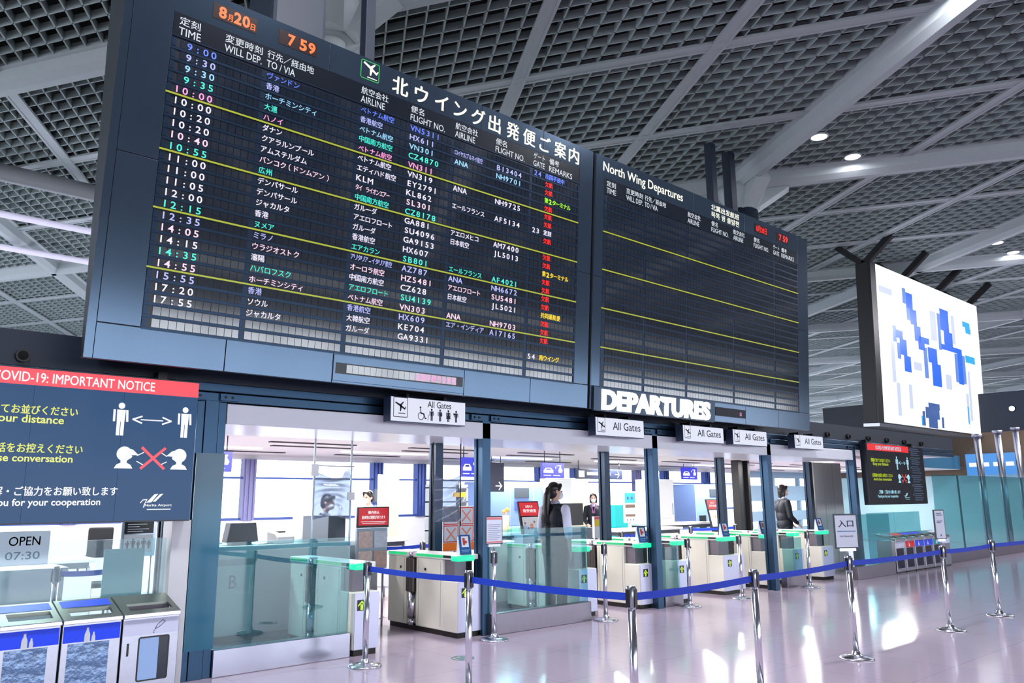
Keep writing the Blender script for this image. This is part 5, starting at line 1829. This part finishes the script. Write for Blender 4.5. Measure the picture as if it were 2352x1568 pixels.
# dark column group toward the louvred wall and white wall panels by the last portal
mb = MB()
for dx, dy, w in ((0, 0, 0.16), (0.24, 0.1, 0.14), (0.46, 0.02, 0.1)):
    mb.box(17.25 + dx, 17.25 + dx + w, 11 + dy, 11.2 + dy, 0, 2.5)
struct('dark_room_column', mb, mat('black brown column', (26, 24, 26), 0.4, noise=0.1), bevel=0.01)
mb = MB()
for k in range(3):
    mb.box(16.52 + k * 0.42, 16.93 + k * 0.42, 8.66, 8.72, 0, 2.34)
struct('wall_right_panel', mb, mat('satin white wall panel', (208, 208, 204), 0.35, noise=0.03), bevel=0.006)

# belts inside the room
RS = [((6.2, 9.9), 'room belt stanchion left of the prohibited items board'), ((7.05, 9.9), 'room belt stanchion beside the dark inner portal column'), ((8.5, 10.05), 'room belt stanchion behind the glass barrier'),
      ((11.54, 9.9), 'room belt stanchion just right of the third portal column'), ((12.35, 9.75), 'room belt stanchion behind the widest gate'), ((14.5, 10.5), 'room belt stanchion near the fourth inner column'), ((16.2, 10.5), 'room belt stanchion at the dark columns'),
      ((1.97, 8.75), 'room belt stanchion behind the open sign'), ((2.6, 8.85), 'room belt stanchion behind the pale side panel')]
sts = []
for (x, y), lab in RS:
    t = thing('belt_stanchion', lab, 'stanchion', (x, y, 0), group='belt stanchions inside the room')
    stanchion_parts(t)
    sts.append(t)
for i, j in ((0, 1), (1, 2), (3, 4), (5, 6), (7, 8)):
    belt_to(sts[i], (*RS[i][0], 0), (*RS[j][0], 0))

# seen through the low glass on the left
t = thing('poster_stand', 'grey stand with a black notice over passenger pictograms, behind the low glass', 'sign', (2.68, 9.3, 0))
MB().box(0, 0.36, 0, 0.03, 1.02, 1.40).build('frame', M_STEEL, t, bevel=0.004)
MB().rect(0.03, 0.33, 1.26, 1.385, -0.002).build('black_notice', M_BLACK, t)
mb = MB()
for k in range(4):
    mb.rect(0.06, 0.06 + (0.2, 0.12, 0.22, 0.16)[k], 1.355 - k * 0.025, 1.362 - k * 0.025, -0.004)
mb.build('white_lines', M_WHITEINK, t)
mb = MB().rect(0.03, 0.33, 1.06, 1.25, -0.002)
mb.build('white_sheet', M_PAPER, t)
mb = MB()
for k in range(5):
    person_icon(mb, 0.07 + k * 0.055, 1.10, 1.19 + 0.02 * (k % 2), -0.004)
mb.build('pictograms', M_INKD, t)
for xx in (0.03, 0.33):
    MB().cyl((xx, 0.02, 0), (xx, 0.02, 1.03), 0.012, n=8).build('leg', M_STEEL, t)
t = thing('teal_board', 'frosted teal board standing behind the low glass above the liquid bin', 'board', (2.26, 8.3, 0))
MB().box(0, 0.36, 0, 0.02, 0.62, 1.16).build('panel', mat('frosted teal panel', (110, 186, 196), 0.4, noise=0.05), t, bevel=0.006)
for xx in (0.04, 0.32):
    MB().cyl((xx, 0.03, 0), (xx, 0.03, 0.7), 0.012, n=8).build('leg', M_STEEL, t)
t = thing('chair', 'black chair with steel legs beyond the low glass', 'chair', (3.2, 12.0, 0))
MB().box(-0.16, 0.16, -0.02, 0.02, 0.86, 1.26).build('backrest', M_BLACK, t, bevel=0.02)
MB().box(-0.2, 0.2, -0.42, 0.0, 0.5, 0.56).build('seat', M_BLACK, t, bevel=0.02)
for xx in (-0.17, 0.17):
    for yy in (-0.38, 0.0):
        MB().cyl((xx, yy, 0), (xx, yy, 0.9 if yy == 0 else 0.5), 0.014, n=8).build('leg', M_STEEL, t)
for k in range(4):
    tag(MB().lathe(0, 0, [(0.03, 0), (0.034, 0.13), (0.015, 0.17), (0.015, 0.2)], 14).build('bottle', mat('amber bottle', (206, 112, 26), 0.3), None, loc=(1.95 + k * 0.12, 11.25, 0.921)),
        'amber bottle on the white table behind the low glass', 'bottle', 'amber bottles on the table')
t = thing('terminal', 'grey screen terminal on a post before the back windows', 'terminal', (9.1, 14.2, 0))
MB().box(-0.2, 0.2, 0, 0.05, 1.55, 1.82).build('display', M_MONGREY, t, bevel=0.01)
MB().box(-0.22, 0.22, -0.05, 0.2, 0.9, 1.5).build('desk_box', mat('violet blue box', (92, 112, 196), 0.5), t, bevel=0.01)
MB().box(-0.15, 0.15, 0, 0.2, 0, 0.9).build('pedestal', M_CGREY, t)
# ================================================================== people
def capsule(mb, a, b, ra, rb, n=16):
    a, b = Vector(a), Vector(b)
    if (b - a).length > 1e-4:
        mb.cyl(a, b, ra, rb, n=n)
    mb.ell(a, ra, n, 10)
    mb.ell(b, rb, n, 10)


def melt(name, mb, m, parent, voxel=0.009, smooth=4):
    """fuse overlapping volumes into one continuous smooth surface"""
    o = mb.build(name, m)
    r = o.modifiers.new('fuse', 'REMESH')
    r.mode = 'VOXEL'
    r.voxel_size = voxel
    r.use_smooth_shade = True
    s = o.modifiers.new('soft', 'SMOOTH')
    s.iterations = smooth
    s.factor = 0.5
    dg = bpy.context.evaluated_depsgraph_get()
    me = bpy.data.meshes.new_from_object(o.evaluated_get(dg))
    o.modifiers.clear()
    old = o.data
    o.data = me
    bpy.data.meshes.remove(old)
    me.name = name
    if not me.materials:
        me.materials.append(m)
    for p in me.polygons:
        p.use_smooth = True
    o.parent = parent
    return o


M_SKIN = mat('warm skin', (226, 182, 160), 0.5, noise=0.04)
M_HAIR = mat('black brown hair', (26, 18, 18), 0.35, noise=0.3, nscale=40)
M_SHIRT = mat('pale lilac shirt', (206, 210, 232), 0.7, noise=0.03)
M_VEST = mat('black navy vest', (18, 24, 36), 0.7, noise=0.1)
M_TROUS = mat('charcoal navy trousers', (24, 36, 48), 0.75, noise=0.1)
M_MASK = mat('white face mask', (240, 242, 246), 0.7)
M_SHOE = mat('black shoe', (12, 12, 14), 0.3)
M_EYE = mat('dark eye', (20, 14, 12), 0.2)
M_LIP = mat('lip', (186, 110, 104), 0.5)


def hand(mb, w, d, side, s, fwd):
    """palm and five fingers from wrist w along d; side is the thumb side direction"""
    w, d, side, fwd = Vector(w), Vector(d).normalized(), Vector(side).normalized(), Vector(fwd).normalized()
    palm = w + d * 0.05 * s
    for k in (-1, 0, 1):
        capsule(mb, w + side * 0.016 * k * s, w + d * 0.085 * s + side * 0.024 * k * s, 0.017 * s, 0.014 * s, 10)
    for k, L in ((-1.5, 0.055), (-0.5, 0.07), (0.5, 0.075), (1.5, 0.068)):
        b = w + d * 0.088 * s + side * 0.0205 * k * s
        c = b + d * L * 0.55 * s + fwd * 0.006 * s
        e = c + (d * 0.85 + fwd * 0.5).normalized() * L * 0.5 * s
        capsule(mb, b, c, 0.0095 * s, 0.0088 * s, 8)
        capsule(mb, c, e, 0.0088 * s, 0.0075 * s, 8)
    b = w + d * 0.03 * s + side * 0.03 * s
    c = b + (d * 0.6 + side * 0.7 + fwd * 0.3).normalized() * 0.04 * s
    e = c + (d + side * 0.25 + fwd * 0.2).normalized() * 0.03 * s
    capsule(mb, b, c, 0.013 * s, 0.011 * s, 8)
    capsule(mb, c, e, 0.011 * s, 0.009 * s, 8)


def person(label, loc, rz, H=1.75, female=True, hair='pony', jacket=False, head_turn=0.0, elbow=(0.25, 0.25), lean=0.0, voxel=0.009, scarf=False, skirt=False, vestm=None, sleeve='shirt'):
    """standing figure, built facing -Y; arms bend forward at the elbows by the two fractions"""
    s = H / 1.70
    t = thing('person', label, 'person', loc, rz)
    P = lambda x, y, z: (x * s, (y - lean * max(0.0, z - 0.9)) * s, z * s)
    sh = 0.175 if female else 0.20
    hipw = 0.095 if female else 0.09
    body, top, sleeves, legs = MB(), MB(), MB(), MB()
    c = lambda m, a, b, ra, rb: capsule(m, P(*a), P(*b), ra * s, rb * s)
    # legs
    for sx in (-1, 1):
        hip, kn, an = (sx * hipw, 0, 0.88), (sx * 0.095, -0.01, 0.49), (sx * 0.09, 0.015, 0.09)
        c(body, hip, kn, 0.082, 0.053)
        c(body, kn, an, 0.052, 0.037)
        c(body, an, (sx * 0.095, -0.10, 0.035), 0.036, 0.030)
        c(legs, hip, kn, 0.098, 0.072)
        c(legs, kn, (an[0], an[1], 0.07), 0.072, 0.066)
    # torso
    c(body, (0, 0, 0.93), (0, 0.005, 1.10), 0.10, 0.085)
    c(body, (0, 0.005, 1.10), (0, 0.005, 1.30), 0.085, 0.088)
    c(body, (-sh + 0.05, 0.012, 1.37), (sh - 0.05, 0.012, 1.37), 0.046, 0.046)
    c(body, (0, 0.015, 1.40), (0, -0.005, 1.53), 0.052, 0.047)
    for k in (-1, 1):
        top.ell(P(k * 0.055, 0.0, 0.94), (0.13 * s, 0.14 * s, 0.14 * s))
        top.ell(P(k * 0.05, 0.005, 1.09), (0.108 * s, 0.135 * s, 0.15 * s))
        top.ell(P(k * 0.07, 0.010, 1.26), (0.115 * s, 0.14 * s, 0.16 * s))
        c(top, (k * 0.03, 0.015, 1.395), (k * (sh - 0.05), 0.015, 1.375), 0.068, 0.064)
        if female:
            top.ell(P(k * 0.07, -0.085, 1.24), (0.06 * s, 0.05 * s, 0.06 * s))
    # arms
    for i, sx in enumerate((-1, 1)):
        e = elbow[i]
        S0, E0 = (sx * sh, 0.012, 1.37), (sx * (sh + 0.05), 0.03 - 0.05 * e, 1.10)
        a = e * math.pi / 2
        W0 = (sx * (sh + 0.04 - 0.10 * e), E0[1] - 0.235 * math.sin(a), E0[2] - 0.235 * math.cos(a))
        c(body, S0, E0, 0.046, 0.037)
        c(body, E0, W0, 0.037, 0.025)
        d = Vector(P(*W0)) - Vector(P(*E0))
        hand(body, P(*W0), d, (-sx * 0.2, -1, 0) if e < 0.6 else (-sx, 0, 0.2), s, (-sx, -0.2, 0) if e < 0.6 else (0, 0, -1))
        if sleeve == 'long':
            c(sleeves, S0, E0, 0.063, 0.054)
            c(sleeves, E0, tuple(p + (q - p) * 0.93 for p, q in zip(E0, W0)), 0.054, 0.042)
        else:
            M0 = tuple(p + (q - p) * 0.25 for p, q in zip(E0, W0))
            c(sleeves, S0, E0, 0.066, 0.055)
            c(sleeves, E0, M0, 0.055, 0.05)
    # head
    hz, hy = 1.60, -0.015
    ct, st_ = math.cos(head_turn), math.sin(head_turn)

    def Hd(x, y, z):
        """head point: x across, y back, z up from the head's middle, turned by head_turn about the neck"""
        return P(x * ct - y * st_, hy + x * st_ + y * ct, hz + z)
    hb = MB()
    hb.ell((0, 0, 0), (1, 1, 1), 20, 14)
    for (cx, cy, cz), (rx, ry, rz_) in (((0, 0.012, 0.03), (0.074, 0.09, 0.085)), ((0, -0.018, -0.03), (0.06, 0.066, 0.078)), ((0, -0.03, -0.075), (0.036, 0.04, 0.032))):
        body.ell(Hd(cx, cy, cz), (rx * s, ry * s, rz_ * s), 20, 14)
    capsule(body, Hd(0, -0.086, 0.0), Hd(0, -0.100, -0.028), 0.009 * s, 0.014 * s, 8)
    for sx in (-1, 1):
        body.ell(Hd(sx * 0.074, 0.012, -0.005), (0.012 * s, 0.02 * s, 0.03 * s), 10, 8)
    bo = melt('body', body, M_SKIN, t, voxel)
    f = MB()
    for sx in (-1, 1):
        f.ell(Hd(sx * 0.030, -0.080, 0.006), (0.012 * s, 0.010 * s, 0.007 * s), 10, 8)
    f.build('eyes', M_EYE, t)
    f = MB()
    f.ell(Hd(0, -0.084, -0.058), (0.022 * s, 0.010 * s, 0.007 * s), 12, 8)
    f.build('mouth', M_LIP, t)
    mk = MB()
    mk.ell(Hd(0, -0.052, -0.048), (0.058 * s, 0.058 * s, 0.052 * s), 20, 12)
    melt('face_mask', mk, M_MASK, t, voxel * 0.8, 3)
    lp = MB()
    for sx in (-1, 1):
        lp.tube([Hd(sx * 0.055, -0.05, -0.03), Hd(sx * 0.074, -0.01, -0.012), Hd(sx * 0.076, 0.02, 0.008)], 0.0025 * s, 6)
    lp.build('mask_strap', M_MASK, t)
    # hair
    h = MB()
    h.ell(Hd(0, 0.026, 0.045), (0.083 * s, 0.096 * s, 0.088 * s), 20, 14)
    h.ell(Hd(0, 0.05, -0.01), (0.078 * s, 0.066 * s, 0.085 * s), 18, 12)
    for sx in (-1, 1):
        capsule(h, Hd(sx * 0.05, -0.05, 0.085), Hd(sx * 0.072, -0.02, 0.03), 0.026 * s, 0.022 * s, 10)
    if hair == 'pony':
        h.ell(Hd(0, 0.115, 0.03), (0.035 * s, 0.035 * s, 0.035 * s), 12, 8)
        pts = [(0, 0.10, 0.03), (0, 0.125, -0.04), (0.0, 0.13, -0.16), (0.0, 0.13, -0.28), (0.0, 0.13, -0.40), (0, 0.128, -0.46)]
        rr = [0.036, 0.046, 0.050, 0.046, 0.034, 0.016]
        for (a, b), (ra, rb) in zip(zip(pts, pts[1:]), zip(rr, rr[1:])):
            capsule(h, Hd(*a), Hd(*b), ra * s, rb * s, 12)
    elif hair == 'bob':
        for sx in (-1, 1):
            capsule(h, Hd(sx * 0.07, 0.02, 0.03), Hd(sx * 0.068, 0.03, -0.09), 0.03 * s, 0.028 * s, 10)
        capsule(h, Hd(0, 0.075, 0.0), Hd(0, 0.07, -0.10), 0.05 * s, 0.05 * s, 12)
    melt('hair', h, M_HAIR, t, voxel * 0.9, 9)
    # clothes
    if skirt:
        for k in (-1, 1):
            legs.ell(P(k * 0.06, 0.01, 0.86), (0.125 * s, 0.135 * s, 0.15 * s))
            c(legs, (k * 0.05, 0.0, 0.84), (k * 0.045, 0, 0.46), 0.125, 0.105)
    melt('trousers', legs, M_TROUS, t, voxel, 3)
    melt('sleeves', sleeves, vestm if sleeve == 'long' and vestm else M_SHIRT, t, voxel, 3)
    melt('jacket' if jacket else 'vest', top, vestm or M_VEST, t, voxel, 4)
    co = MB()
    capsule(co, P(-0.035, 0.01, 1.445), P(0.035, 0.01, 1.445), 0.05 * s, 0.05 * s, 12)
    capsule(co, P(-0.02, -0.055, 1.42), P(0.02, -0.055, 1.42), 0.025 * s, 0.025 * s, 10)
    melt('collar', co, M_SHIRT, t, voxel, 3)
    if scarf:
        sc = MB()
        for sx in (-1, 1):
            capsule(sc, P(sx * 0.055, -0.03, 1.43), P(sx * 0.02, -0.115, 1.26), 0.03 * s, 0.022 * s, 10)
        melt('scarf', sc, mat('pink patterned scarf', (150, 92, 140), 0.7, noise=0.5, nscale=40), t, voxel, 2)
    sh_ = MB()
    for sx in (-1, 1):
        capsule(sh_, P(sx * 0.09, 0.03, 0.045), P(sx * 0.10, -0.12, 0.035), 0.045 * s, 0.036 * s, 12)
    melt('shoes', sh_, M_SHOE, t, voxel, 2)
    return t


person('person with long ponytail in dark vest and pale sleeves standing behind the glass barrier', (7.93, 8.0, 0.0), R(98), H=1.80, hair='pony', head_turn=R(-24), elbow=(0.18, 0.12), voxel=0.0075, skirt=True)
person('person in dark uniform with pink scarf and white mask beside the fourth portal column', (16.2, 9.25, 0.0), R(60), H=1.84, hair='bob', jacket=True, sleeve='long', vestm=M_VEST, elbow=(0.6, 0.6), scarf=True, voxel=0.01)
person('dark haired person in white shirt bending over behind the red notice stand', (7.75, 12.5, 0.0), R(-60), H=1.74, female=False, hair='short', vestm=M_SHIRT, head_turn=R(-10), lean=0.12, voxel=0.011, sleeve='long')
person('masked person with patterned pink scarf just left of the third dark portal column', (14.5, 13.3, 0.0), R(-50), H=1.70, hair='bob', jacket=True, sleeve='long', vestm=M_VEST, elbow=(0.7, 0.7), scarf=True, voxel=0.011)
person('person in black vest and white sleeves half behind the plastic curtain', (5.72, 10.65, 0.0), R(40), H=1.66, hair='short', elbow=(0.7, 0.7), lean=0.2, voxel=0.011)
